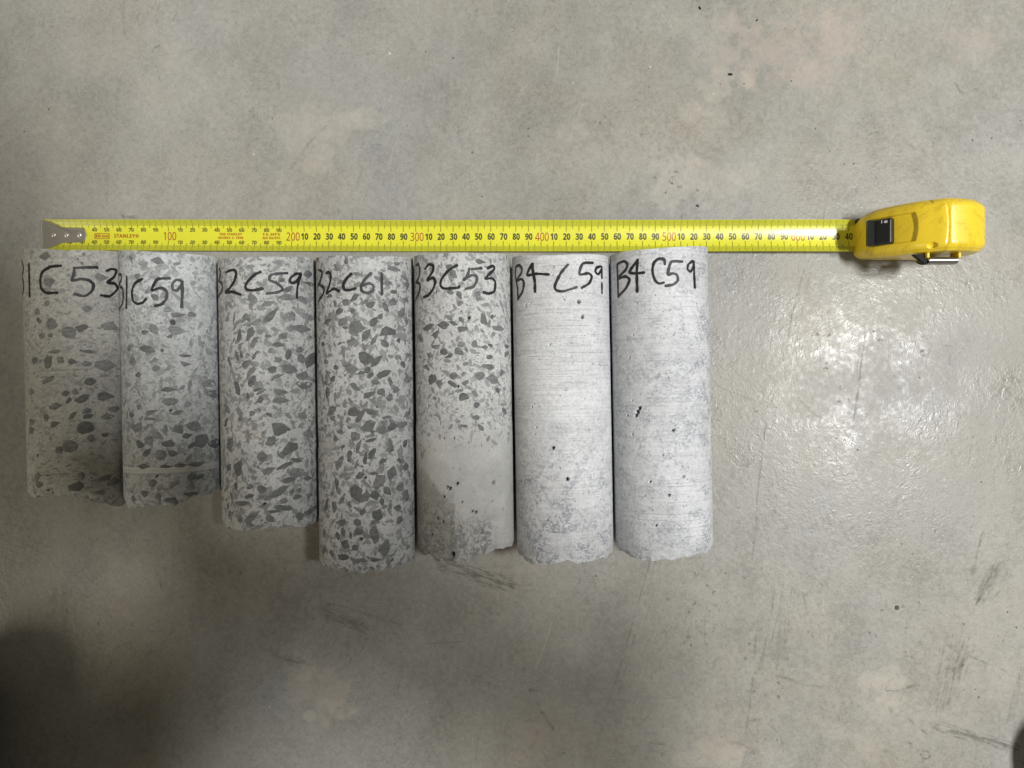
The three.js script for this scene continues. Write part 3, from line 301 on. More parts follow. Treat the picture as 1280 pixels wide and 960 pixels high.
  const band = (za, zb, t0, t1, style, n) => { for (let k = 0; k < n; k++) { const z = lerp(za, zb, rnd()), [x0, y0] = at(t0 + rnd() * 8, z), [x1] = at(t1 - rnd() * 12, z); cx.strokeStyle = style; cx.lineWidth = 1 + rnd() * 2; cx.beginPath(); cx.moveTo(x0, y0); cx.bezierCurveTo(lerp(x0, x1, 0.3), y0 + rnd() * 2, lerp(x0, x1, 0.6), y0 - rnd() * 2, x1, y0 - 4); cx.stroke(); } };
  if (ci === 0) { band(63, 66, -30, 22, css(0.16, 0.09, 0.075, 0.3), 5); band(66, 72, -30, 30, css(0.5, 0.4, 0.36, 0.12), 12); band(-25, 30, -70, 40, css(0.5, 0.48, 0.43, 0.1), 50); band(-12, -4, -20, 50, css(0.17, 0.165, 0.15, 0.3), 8); }
  if (ci === 1) { band(59.5, 64, -90, 100, css(0.58, 0.58, 0.57, 0.55), 26); band(64.5, 65.4, -90, 100, css(0.2, 0.2, 0.19, 0.2), 3); band(76, 80, 0, 80, css(0.5, 0.5, 0.48, 0.2), 7); }
  if (ci === 3) { band(38.5, 47, -95, -26, css(0.46, 0.46, 0.45, 0.35), 34); band(38.5, 47.5, -95, -28, css(0.2, 0.2, 0.2, 0.25), 8); band(30, 38, -95, -50, css(0.25, 0.25, 0.25, 0.25), 7); }
  if (ci === 4) {
    for (let k = 0; k < 620; k++) { const th = -75 + rnd() * 105, z = 92 + 36 * Math.sqrt(rnd()); if (th > -8 && rnd() < 0.35) continue; blob(th, z, 0.6 + 3.4 * rnd() * rnd(), 0.5 + 2 * rnd() * rnd(), rnd() * 3, rnd() < 0.62 ? css(0.1, 0.095, 0.08, 0.4 * rnd() + 0.12) : css(0.45, 0.43, 0.38, 0.5 * rnd()), 6); }
    for (const [za, zb] of [[z0, 34], [96, 126]]) for (let k = 0; k < 60; k++) { const z = lerp(za, zb, rnd()), [X, Y] = at(8.3 + (rnd() - 0.5) * 2.4, z); cx.fillStyle = css(0.46, 0.46, 0.445, 0.1); cx.fillRect(X - 3, Y, 5 + rnd() * 3, 14 + rnd() * 20); }
  }
  if (ci === 2) { for (let k = 0; k < 40; k++) blob(-10 + rnd() * 16, 32 + rnd() * 7, 1 + rnd() * 2, 0.7 + rnd(), rnd() * 3, css(0.2, 0.15, 0.115, 0.3), 6); }
  if (ci === 6) { const [X, Y] = at(20, 20); for (let k = 0; k < 60; k++) blob(25 + rnd() * 50, 14 + rnd() * 9, 2 + rnd() * 7, 0.4 + rnd() * 0.6, (rnd() - 0.5) * 0.2, css(0.24, 0.26, 0.31, 0.22), 6); }
  for (const [th, z, r] of core.pits) if (r > 1 && r < 3.2) for (let m = 0; m < 2; m++) blob(th, z, Math.max(1.1, r * 1.1), Math.max(0.9, r * 0.75), rnd() * 3, css(0.1, 0.098, 0.092, 0.62), 12);   // shade inside the pores, painted on as flat dark spots
  // ---- body: fine grid over the side in view, coarse below; pits, chips and the broken end are real relief
  const ths = []; for (let t = -180; t < -104; t += 8) ths.push(t); for (let t = -104; t <= 104.01; t += 0.9) ths.push(t); for (let t = 110; t <= 180; t += 10) ths.push(t);
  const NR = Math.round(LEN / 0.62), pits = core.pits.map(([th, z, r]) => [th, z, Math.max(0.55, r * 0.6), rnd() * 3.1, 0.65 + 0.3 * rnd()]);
  for (let k = 0; k < (ci > 4 ? 9 : 30); k++) pits.push([rnd() * 170 - 85, z0 + 8 + rnd() * (LEN - 14), 0.45 + 0.5 * rnd() * rnd(), rnd() * 3, 0.8]);
  const bins = new Map(); pits.forEach((p) => { for (let b = Math.floor((p[1] - 4) / 4); b <= Math.floor((p[1] + 4) / 4); b++) { if (!bins.has(b)) bins.set(b, []); bins.get(b).push(p); } });
  const tops = ths.map(zTop), bots = ths.map(zBot);
  const hAt = (th, z, end) => {
    const a = th * R * CR;
    let h = (fbm(a * 0.12 + ci * 20, z * 0.12, 3) - 0.5) * 0.16 + (noise(a * 0.9, z * 0.9) - 0.5) * 0.07 + (noise(a * 0.03, z * 0.9 + ci) - 0.5) * (ci > 4 ? 0.12 : 0.07);
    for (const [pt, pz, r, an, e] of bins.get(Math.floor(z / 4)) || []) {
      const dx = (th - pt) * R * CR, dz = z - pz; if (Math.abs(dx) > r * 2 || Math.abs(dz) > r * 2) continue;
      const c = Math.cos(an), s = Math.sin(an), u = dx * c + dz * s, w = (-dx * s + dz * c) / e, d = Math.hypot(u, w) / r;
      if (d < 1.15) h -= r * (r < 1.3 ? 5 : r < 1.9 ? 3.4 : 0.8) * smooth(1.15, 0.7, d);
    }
    if (ci === 1) h -= 0.1 * smooth(2.6, 1.2, Math.abs(z - 62 + th * 0.02));
    if (ci === 0) h -= 0.3 * smooth(1.6, 0.6, Math.abs(z - 65)) * smooth(28, 15, th);
    if (ci === 3) h -= 0.35 * smooth(-24, -32, th) * smooth(38, 39, z) * smooth(47.5, 46.5, z);
    if (ci === 4) h += 0.28 * smooth(30, 34, z + (fbm(a * 0.2, z * 0.1, 3) - 0.5) * 16) * (1 - smooth(-54, -30, -Math.abs(th + 40) - 10) * smooth(70, 84, z));
    const chip = smooth(4.5 + 5 * (fbm(th * 0.05 + ci * 7, 1, 2) - 0.45), 0, end);
    h -= chip * (0.5 + 2.4 * fbm(th * 0.09 + ci * 3, z * 0.2, 3));
    return h;
  };
  const side = grid(ths.length, NR + 1, (i, j) => {
    const th = ths[i], s = j / NR, z = lerp(tops[i], bots[i], s), h = Math.abs(th) > 104.5 ? 0 : hAt(th, z, bots[i] - z);
    const p = surf(th, z, h);
    return [...p, (th + 180) / 360, 1 - (z - z0) / LEN];
  });
  const cap = (zs, bottom) => grid(ths.length, 9, (i, j) => {
    const th = ths[i], f = bottom ? 1 - j / 8 : j / 8, z = zs[i], mean = bottom ? Math.min(...zs) - 1.5 : z;
    const h = bottom && Math.abs(th) <= 104.5 ? hAt(th, z, 0) : 0;
    const rr = (CR + h) * f, x = rr * Math.sin(th * R), y = rr * Math.cos(th * R);
    const zz = bottom ? lerp(mean, z, f * f) + (1 - f) * (fbm(x * 0.12 + ci * 5, y * 0.12, 3) - 0.4) * 8 * f : lerp(zs[Math.floor(zs.length / 2)], z, f);
    return [x / 1000, (CR + y) / 1000, zz / 1000, 0.5 + x / 226, 0.5 + y / LEN];
  });
  const body = mergeGeometries([side, cap(tops, false), cap(bots, true)]);
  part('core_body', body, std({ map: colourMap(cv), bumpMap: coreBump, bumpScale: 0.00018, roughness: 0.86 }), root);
  // ---- the larger stones, inlaid flush: each a thin piece of its own bent to the surface
  const tones = [0.82, 1, 1.16].map((t) => std({ color: rgb(...look.stone.map((c) => c * t * 1.5)), map: stoneSpots, roughness: 0.8, bumpMap: coreBump, bumpScale: 0.0001 }));
  core.stones.forEach(([th, z, a, b, an]) => {
    const n = a > 8 ? 10 : 9, pts = outline(rnd, n), c = Math.cos(an * R), s = Math.sin(an * R), big = a > 8;
    const wide = Math.max(0.35, Math.cos(th * R * 0.93)), P = [], UV = [], I = [];
    const put = (k, h) => { const [x, y] = k < 0 ? [0, 0] : pts[k], u = x * a * (ci ? 0.54 : 0.44), v = y * b * 0.54; return [u, v, h]; };
    const add = ([u, v, h], f = 1) => {
      const dx = (u * c - v * s) * f / wide, dz = (u * s + v * c) * f, t = th + dx / (CR * R);
      P.push(...surf(t, z + dz, h)); UV.push((th * 0.7 + dx) / 40, (z + dz) / 40);
    };
    add(put(-1, 0.16));
    if (big) for (let k = 0; k < n; k++) add(put(k, 0.16), 0.55);
    for (let k = 0; k < n; k++) add(put(k, 0.15));
    for (let k = 0; k < n; k++) add(put(k, -0.5), 1.04);
    const ring = (o0, o1) => { for (let k = 0; k < n; k++) { const l = (k + 1) % n; I.push(o0 + k, o0 + l, o1 + k, o0 + l, o1 + l, o1 + k); } };
    for (let k = 0; k < n; k++) I.push(0, 1 + (k + 1) % n, 1 + k);
    if (big) { ring(1, 1 + n); ring(1 + n, 1 + 2 * n); } else ring(1, 1 + n);
    for (let q = 0; q < I.length; q += 3) { }
    const g = new THREE.BufferGeometry(); g.setAttribute('position', new THREE.Float32BufferAttribute(P, 3)); g.setAttribute('uv', new THREE.Float32BufferAttribute(UV, 2)); g.setIndex(I); g.computeVertexNormals();
    // keep the faces turned outward
    const nn = g.attributes.normal, p0 = surf(th, z, 0); if (nn.getX(0) * p0[0] + nn.getY(0) * (p0[1] - CR / 1000) < 0) { for (let q = 0; q < I.length; q += 3) { const t = I[q]; I[q] = I[q + 1]; I[q + 1] = t; } g.setIndex(I); g.computeVertexNormals(); }
    part('stone', g, tones[Math.floor(rnd() * 3)], root);
  });
  // ---- the marker writing: strokes that follow the round surface
  const strokes = core.writing.map((w) => {
    const pts = []; for (let k = 0; k < w.length; k += 2) pts.push(new THREE.Vector3(w[k] * R * CR, w[k + 1], 0));
    const curve = new THREE.CatmullRomCurve3(pts, false, 'catmullrom', 0.35), n = Math.max(6, Math.round(curve.getLength() / 0.6)), q = curve.getSpacedPoints(n), seed = rnd() * 100;
    return grid(5, n + 5, (i, j) => {
      const jj = clamp(j - 2, 0, n), p = q[jj], t = new THREE.Vector3().subVectors(q[Math.min(n, jj + 1)], q[Math.max(0, jj - 1)]).normalize();
      const over = j < 2 ? j - 2 : j > n + 2 ? j - n - 2 : 0, endw = Math.sqrt(Math.max(0.02, 1 - (over / 2.05) ** 2));
      const w = 0.98 * (0.8 + 0.45 * noise(jj * 0.22 + seed, ci) + 0.2 * (noise(jj * 1.4 + seed, i * 3.3) - 0.5)) * endw, side = (i - 2) / 2 * w;
      const a = p.x + t.x * over * 0.35 - t.y * side, z = p.y + t.y * over * 0.35 + t.x * side;
      return [...surf(a / CR / R, z, 0.27), i / 4, j / n];
    });
  });
  part('marker_writing', mergeGeometries(strokes), marker, root);
});

// ---------------------------------------------------------------- the tape measure
{
  const root = thing('tape_measure', 'yellow tape measure with black lock button, blade pulled out along the cores', 'tape measure');
  const X0 = -0.3769, zAt = (x) => lerp(-0.1199, -0.1153, (x + 0.34) / 0.61), yAt = (x) => 0.0006 + 0.0055 * smooth(-0.1, 0.27, x);
  root.position.set(X0, 0, zAt(X0));
  const O = root.position;
  // print on the blade: 3.1 pixels per mm
  const LEN = 652, W = 2048, H = 112, K = W / LEN, KH = H / 25.4, [cv, cx] = canvas(W, H);
  { const img = cx.createImageData(W, H); for (let j = 0; j < H; j++) for (let i = 0; i < W; i++) { const v = 1 + (fbm(i * 0.01, j * 0.05, 3) - 0.5) * 0.1 + (hash(i, j) - 0.5) * 0.05, o = 4 * (j * W + i); img.data[o] = 255 * toS(0.77 * v); img.data[o + 1] = 255 * toS(0.75 * v); img.data[o + 2] = 255 * toS(0.045 * v); img.data[o + 3] = 255; } cx.putImageData(img, 0, 0); }
  const black = css(0.02, 0.02, 0.015, 0.92), red = css(0.3, 0.02, 0.01, 0.95), green = css(0.11, 0.13, 0.02, 0.85);
  for (let m = 1; m < LEN; m++) {
    const x = m * K, l = m % 10 === 0 ? 9.2 : m % 5 === 0 ? 6.6 : 5.0;
    cx.fillStyle = m % 5 ? green : css(0.06, 0.07, 0.01, 0.9);
    const w = (m % 5 ? 0.34 : 0.42) * K;
    cx.fillRect(x - w / 2, 0.25 * KH, w, (l - 0.6) * KH); cx.fillRect(x - w / 2, H - (l - 0.35) * KH, w, (l - 0.6) * KH);
  }
  cx.textAlign = 'center'; cx.textBaseline = 'middle';
  const write = (s, mm, y, h, style, squeeze = 1, weight = 'bold') => { cx.save(); cx.translate(mm * K, y * KH); cx.scale(squeeze * K / KH, 1); cx.font = `${weight} ${h * KH / 0.715}px sans-serif`; cx.fillStyle = style; cx.fillText(s, 0, 0); if (weight === 'bold' && h > 4) { cx.strokeStyle = style; cx.lineWidth = 0.9; cx.strokeText(s, 0, 0); } cx.restore(); };
  for (let c = 10; c < 650; c += 10) {
    const hundred = c % 100 === 0, s = hundred ? String(c) : String(c % 100);
    if (hundred) write(s, c + 0.9, 12.9, 6.9, red, 0.7, 'normal');
    else if (c > 200) write(s, c + 0.3, 12.9, 5.2, black, 0.74);
    else for (const y of [7.9, 18.2]) write(s, c - 0.4, y, 2.75, black, 1.05);
  }
  write('STANLEY®', 65.6, 12.9, 3.0, red, 0.98);
  cx.strokeStyle = red; cx.lineWidth = 1.6; cx.strokeRect(39.8 * K, 10.9 * KH, 11.6 * K, 4.2 * KH); write('8M mm', 45.6, 13.0, 2.7, red, 0.78);
  write('THE STANLEY', 150.5, 11.4, 1.9, red, 1.1); write('WORKS © 1998', 150.5, 14.3, 1.9, red, 1.1);
  write("P.R. APP'D", 183.5, 11.4, 1.9, red, 1.1); write('NO 03/97C', 183.5, 14.3, 1.9, red, 1.1);
  for (let k = 0, rnd = rng(5); k < 260; k++) { cx.fillStyle = gray(0.1 + 0.3 * rnd(), 0.12); cx.fillRect(rnd() * W, rnd() * H, 1 + rnd() * 9, 0.7 + rnd()); }
  const bladeMaterial = phys({ map: colourMap(cv), roughness: 0.34, side: THREE.DoubleSide, clearcoat: 0.7, clearcoatRoughness: 0.26 });
  const NX = 240, NZ = 17, half = 12.35 / 1000, sag = 0.0033;
  const sheet = (dy) => grid(NX, NZ, (i, j) => {
    const mm = -1 + (LEN - 1) * i / (NX - 1), x = X0 + mm / 1000, t = j / (NZ - 1) * 2 - 1, wob = 0.0003 * Math.sin(mm * 0.021) + 0.0002 * Math.sin(mm * 0.057);
    const bend = sag * (t * t * 0.75 + t * t * t * t * 0.25);
    return [x - O.x, yAt(x) + wob + bend + dy, zAt(x) - O.z + t * half, (mm < 0 ? 0 : mm) / LEN, 1 - j / (NZ - 1)];
  });
  part('blade', sheet(0.0004), bladeMaterial, root);
  // end hook with its folded lip and three rivets
  const metal = std({ color: rgb(0.36, 0.335, 0.285), metalness: 0.55, roughness: 0.36 }), bright = std({ color: rgb(0.55, 0.53, 0.5), metalness: 0.5, roughness: 0.25 });
  const hs = new THREE.Shape([[-1, -11.4], [3, -10.6], [14.5, -5.9], [29, -5.6], [32, -3.6], [33, 0], [32, 3.6], [29, 5.6], [14.5, 5.9], [3, 10.6], [-1, 11.4]].map(([a, b]) => new THREE.Vector2(a / 1000, b / 1000)));
  const hg = new THREE.ExtrudeGeometry(hs, { depth: 0.0008, bevelEnabled: true, bevelSize: 0.0003, bevelThickness: 0.0003, bevelSegments: 2 }); hg.rotateX(Math.PI / 2);
  { const p = hg.attributes.position; for (let i = 0; i < p.count; i++) { const z = p.getZ(i) * 1000; p.setY(i, p.getY(i) + 0.0022 + 0.0026 * (z / 12.35) ** 2); } hg.computeVertexNormals(); }
  const hook = part('hook', hg, metal, root);
  part('hook_lip', new RoundedBoxGeometry(0.0014, 0.0052, 0.0226, 2, 0.0005).translate(-0.0014, 0.0032, 0), metal, hook);
  for (const [x, z] of [[7, -0.1], [17.5, 0], [28, 0]]) { const g = new THREE.SphereGeometry(0.0026, 20, 10, 0, 6.3, 0, 1.5); g.scale(1, 0.75, 1); part('rivet', g.translate(x / 1000, 0.0024, z / 1000), bright, hook); }
  // ---- the case: a rounded side profile given width, narrower at the mouth, with its relief
  const profile = new THREE.CatmullRomCurve3([[272, 2], [300, 1.2], [334, 1.6], [343, 5], [347, 16], [347.5, 32], [345, 46], [338, 57], [328, 63.5], [318, 66.3], [308, 66.5], [299.5, 62], [291, 56], [283.5, 48], [276, 38.5], [270, 29], [267.5, 21], [267, 12], [268, 4]].map(([x, y]) => new THREE.Vector3(x, y, 0)), true, 'centripetal');
  const NP = 420, pr = profile.getSpacedPoints(NP), tan = pr.map((p, i) => new THREE.Vector3().subVectors(pr[(i + 1) % NP], pr[(i - 1 + NP) % NP]).normalize());
  const ZC = -112.9, HW = 18.8, rows = [];
  for (let k = 0; k <= 4; k++) rows.push([-1, 90, 0.15 + 0.8 * (k / 5)]);         // flank, from its middle outward
  for (let a = 90; a > 0; a -= 6) rows.push([-1, a, 1]);
  for (let k = 0; k <= 66; k++) rows.push([0, k / 66 * 2 - 1, 1]);
  for (let a = 6; a <= 90; a += 6) rows.push([1, a, 1]);
  for (let k = 4; k >= 0; k--) rows.push([1, 90, 0.15 + 0.8 * (k / 5)]);
  const RAD = 6.5;
  const taper = (x) => 1 - 0.06 * Math.pow(clamp((298 - x) / 31, 0, 1), 2.5) - 0.2 * Math.pow(clamp((x - 312) / 36, 0, 1), 4);
  const mid = new THREE.Vector3(306, 34, 0);
  const caseShape = grid(NP + 1, rows.length, (i, j) => {
    const [sd, q, f] = rows[j], p = pr[i % NP], t = tan[i % NP]; let nx = -t.y, ny = t.x;
    if (nx * (p.x - mid.x) + ny * (p.y - mid.y) < 0) { nx = -nx; ny = -ny; }
    const inset = sd ? RAD * (1 - Math.cos(q * R)) : 0, z = sd ? sd * (HW - RAD + RAD * Math.sin(q * R)) : q * (HW - RAD);
    let x = lerp(mid.x, p.x - nx * inset, f), y = lerp(mid.y, p.y - ny * inset, f), h = 0;
    const top = ny > -0.2 && y > 24;
    if (f === 1 && top) {
      const channel = smooth(10.6, 9.9, Math.abs(z)) * smooth(269, 270, x) * smooth(291.8, 290.8, x + 0.012 * z * z);
      h -= 1.7 * channel;
      h -= 0.45 * smooth(0.75, 0.2, Math.abs(x - 308.5 + 0.006 * z * z)) * smooth(15.5, 14, Math.abs(z));
      h += 0.35 * smooth(307.9, 308.9, x - 0.006 * z * z) * smooth(16, 14.6, Math.abs(z)) * smooth(344, 338, x);
      h -= 0.3 * smooth(0.9, 0.2, Math.abs(z)) * smooth(313, 315, x) * smooth(340, 336, x) * 0.5;
      const notch = Math.hypot((x - 299.5) / 2.6, (z - 14.6) / 1.9); h -= 2.2 * smooth(1.1, 0.7, notch);
      const notch2 = Math.hypot((x - 299) / 1.6, (z + 17) / 2); h -= 0.8 * smooth(1.1, 0.6, notch2);
    }
    if (sd && q > 30 && f === 1 && q < 80) h -= 0.5 * smooth(7, 3, Math.abs(q - 52));      // the seam line along each flank
    x += nx * h; y += ny * h;
    const zz = z * taper(x) * (1 - 0.13 * smooth(34, 4, y)) + ZC;
    return [x / 1000 - O.x, y / 1000 - O.y, zz / 1000 - O.z, x / 60, (y + z) / 60];
  });
  const [yc, yx] = canvas(512, 512); { const img = yx.createImageData(512, 512); for (let k = 0; k < 512 * 512; k++) { const i = k % 512, j = k >> 9, dirt = smooth(0.56, 0.72, fbm(i * 0.03, j * 0.03 + 9, 4)) * 0.16, v = 1 + (fbm(i * 0.012, j * 0.012, 3) - 0.5) * 0.08 - dirt; img.data[4 * k] = 255 * toS(0.9 * v); img.data[4 * k + 1] = 255 * toS(0.65 * v); img.data[4 * k + 2] = 255 * toS(0.03 * v); img.data[4 * k + 3] = 255; } yx.putImageData(img, 0, 0);
    const rnd = rng(77); for (let k = 0; k < 150; k++) { yx.strokeStyle = css(0.18, 0.13, 0.03, 0.15 + 0.3 * rnd()); yx.lineWidth = 0.5 + rnd() * 1.3; const x = rnd() * 512, y = rnd() * 512; yx.beginPath(); yx.moveTo(x, y); yx.lineTo(x + (rnd() - 0.5) * 26, y + (rnd() - 0.5) * 12); yx.stroke(); } }
  for (let k = 0, rnd = rng(8); k < 46; k++) { yx.strokeStyle = css(0.3, 0.2, 0.05, 0.12 + 0.35 * rnd()); yx.lineWidth = 1 + rnd() * 5 * rnd(); const x = rnd() * 512, y = 52 + rnd() * 40; yx.beginPath(); yx.moveTo(x, y); yx.quadraticCurveTo(x + 12, y + (rnd() - 0.5) * 8, x + 10 + rnd() * 60, y + (rnd() - 0.5) * 8); yx.stroke(); }
  const yt = colourMap(yc); yt.wrapS = yt.wrapT = THREE.RepeatWrapping;
  const yellow = phys({ map: yt, roughness: 0.42, clearcoat: 0.4, clearcoatRoughness: 0.22 }), plainYellow = std({ color: rgb(0.78, 0.58, 0.04), roughness: 0.45 });
  const shell = part('case', caseShape, yellow, root);
  // mouth of the case, where the blade goes in
  part('blade_mouth', new RoundedBoxGeometry(0.004, 0.009, 0.0256, 2, 0.001).translate(0.2692 - O.x, 0.009, ZC / 1000 - 0.0022 - O.z), std({ color: rgb(0.02, 0.02, 0.02), roughness: 0.7 }), root);
  // lock button, set in the front slope
  const black2 = phys({ color: rgb(0.012, 0.013, 0.014), roughness: 0.36, clearcoat: 0.2, clearcoatRoughness: 0.3 });
  const lock = new THREE.Group(); lock.name = 'lock'; root.add(lock);
  const dir = new THREE.Vector2(283.5 - 270.4, 48.2 - 30).normalize(), ang = Math.atan2(dir.y, dir.x);
  lock.position.set(0.2753 - O.x, 0.0372, -0.1122 - O.z); lock.rotation.z = ang;
  part('lock_button', new RoundedBoxGeometry(0.0165, 0.0062, 0.0192, 4, 0.0018).translate(0, 0.0002, 0), black2, lock);
  { const s = new THREE.Shape([[-0.0092, 0], [-0.0092, 0.0042], [-0.007, 0.0061], [-0.0048, 0.0046], [-0.0042, 0]].map(([a, b]) => new THREE.Vector2(a, b)));
    const g = new THREE.ExtrudeGeometry(s, { depth: 0.0178, bevelEnabled: true, bevelSize: 0.0006, bevelThickness: 0.0006, bevelSegments: 3 }); part('thumb_ridge', g.translate(0, 0.0005, -0.0089), black2, lock); }
  { const white = std({ color: rgb(0.7, 0.7, 0.7), roughness: 0.6 }), y = 0.00335;
    const g = mergeGeometries([new THREE.BoxGeometry(0.0006, 0.0002, 0.0022).translate(0.0015, y, -0.0072), new THREE.BoxGeometry(0.0019, 0.0002, 0.0018).translate(0.0048, y, -0.0068), new THREE.TorusGeometry(0.0008, 0.00022, 6, 16, Math.PI).rotateX(-Math.PI / 2).rotateY(Math.PI / 2).translate(0.0042, y, -0.0068)].map((q) => q.index ? q.toNonIndexed() : q));
    part('lock_symbol', g, white, lock); }
  // belt clip on the flank nearer the cores
  const chrome = std({ color: rgb(0.72, 0.71, 0.69), metalness: 1, roughness: 0.2 }), dark = std({ color: rgb(0.006, 0.006, 0.005), roughness: 0.8 });
  const bend = [[0, 50], [0.8, 54.6], [2.4, 56.2], [4.2, 55.2], [4.8, 52], [4.4, 46], [2.6, 38], [0.6, 31], [-0.6, 26]].map(([z, y]) => new THREE.Vector3(0, y / 1000, (-91.8 + z * 1.15) / 1000 - O.z));
  const cc = new THREE.CatmullRomCurve3(bend), cp = cc.getSpacedPoints(48), strip = [];
  const clip = (off) => grid(9, 49, (i, j) => { const p = cp[j], t = cc.getTangentAt(j / 48), wide = 1 - 0.25 * smooth(24, 48, j); return [0.3105 - O.x + (i / 8 - 0.5) * 0.0205 * wide, p.y - off * t.z, p.z + off * t.y, i / 8, j / 48]; });
  { const a = clip(0), b = clip(0.0009); part('belt_clip', mergeGeometries([a, b]), std({ color: rgb(0.34, 0.33, 0.31), metalness: 0.9, roughness: 0.38, side: THREE.DoubleSide }), root); }
  { const s = new THREE.Shape([[290.5, -93], [300, -93], [300, -86.8], [298.4, -86.6]].map(([a, b]) => new THREE.Vector2(a / 1000 - O.x, -(b / 1000 - O.z)))); const g = new THREE.ExtrudeGeometry(s, { depth: 0.003, bevelEnabled: true, bevelSize: 0.0004, bevelThickness: 0.0004, bevelSegments: 2 }); g.rotateX(-Math.PI / 2); part('clip_wedge', g.translate(0, 0.0505, 0), dark, root); }  // small near-black wedge beside the belt clip
  for (const x of [0.2993, 0.3215]) part('clip_lug', new RoundedBoxGeometry(0.0022, 0.012, 0.004, 2, 0.0008).translate(x - O.x, 0.0505, -0.0922 - O.z), plainYellow, root);
}

// ---------------------------------------------------------------- crumbs of dirt on the floor
for (const [x, z, l, turn, label] of [
  [0.173, -0.2452, 3.6, 0.1, 'largest black crumb on the floor, lying above the tape numbers 500 to 600'],
  [0.149, -0.298, 3.0, 1.0, 'black crumb at the top edge of the floor, in front of a pale patch'],
  [0.1472, -0.1413, 2.6, 0.5, 'black crumb just above the tape blade, close to its glossy stretch'],
  [0.194, -0.288, 2.2, 2.4, 'small dark crumb beside the crumb at the top edge of the floor'],
]) {
  const g = new THREE.IcosahedronGeometry(0.5, 2), p = g.attributes.position;
  for (let i = 0; i < p.count; i++) { const k = 0.75 + 0.5 * noise(p.getX(i) * 3 + x * 900, p.getZ(i) * 3 + p.getY(i) * 5 + 20); p.setXYZ(i, p.getX(i) * k * l / 1000, p.getY(i) * k * l * 0.45 / 1000, p.getZ(i) * k * l * 0.5 / 1000); }
  g.computeVertexNormals();
  const m = shade(new THREE.Mesh(g, std({ color: rgb(0.02, 0.018, 0.012), roughness: 0.8 }))); m.name = numbered('dirt_crumb'); m.position.set(x, l * 0.17 / 1000, z); m.rotation.y = -turn; scene.add(m);
  tag(m, label, 'crumb', 'crumbs of dirt on the floor');
}

// ---------------------------------------------------------------- the lamps high above, outside the picture
for (const l of LAMPS) {
  const root = thing('panel_lamp', l.label, 'lamp'); root.position.set(...l.at);
  const [w, d] = l.size;
  part('housing', new RoundedBoxGeometry(w + 0.06, 0.09, d + 0.06, 2, 0.01).translate(0, 0.055, 0), std({ color: rgb(0.6, 0.6, 0.6), roughness: 0.5 }), root);
  part('lamp_panel', new THREE.PlaneGeometry(w, d).rotateX(Math.PI / 2), std({ color: rgb(0.8, 0.8, 0.8), emissive: rgb(...(l.tint || [1, 1, 1])), emissiveIntensity: 4 }), root);
  const light = new THREE.RectAreaLight(rgb(...(l.tint || [1, 0.995, 0.985])), l.power, w, d);
  light.position.set(l.at[0], l.at[1] - 0.004, l.at[2]); light.lookAt(l.at[0], 0, l.at[2]); scene.add(light);
}

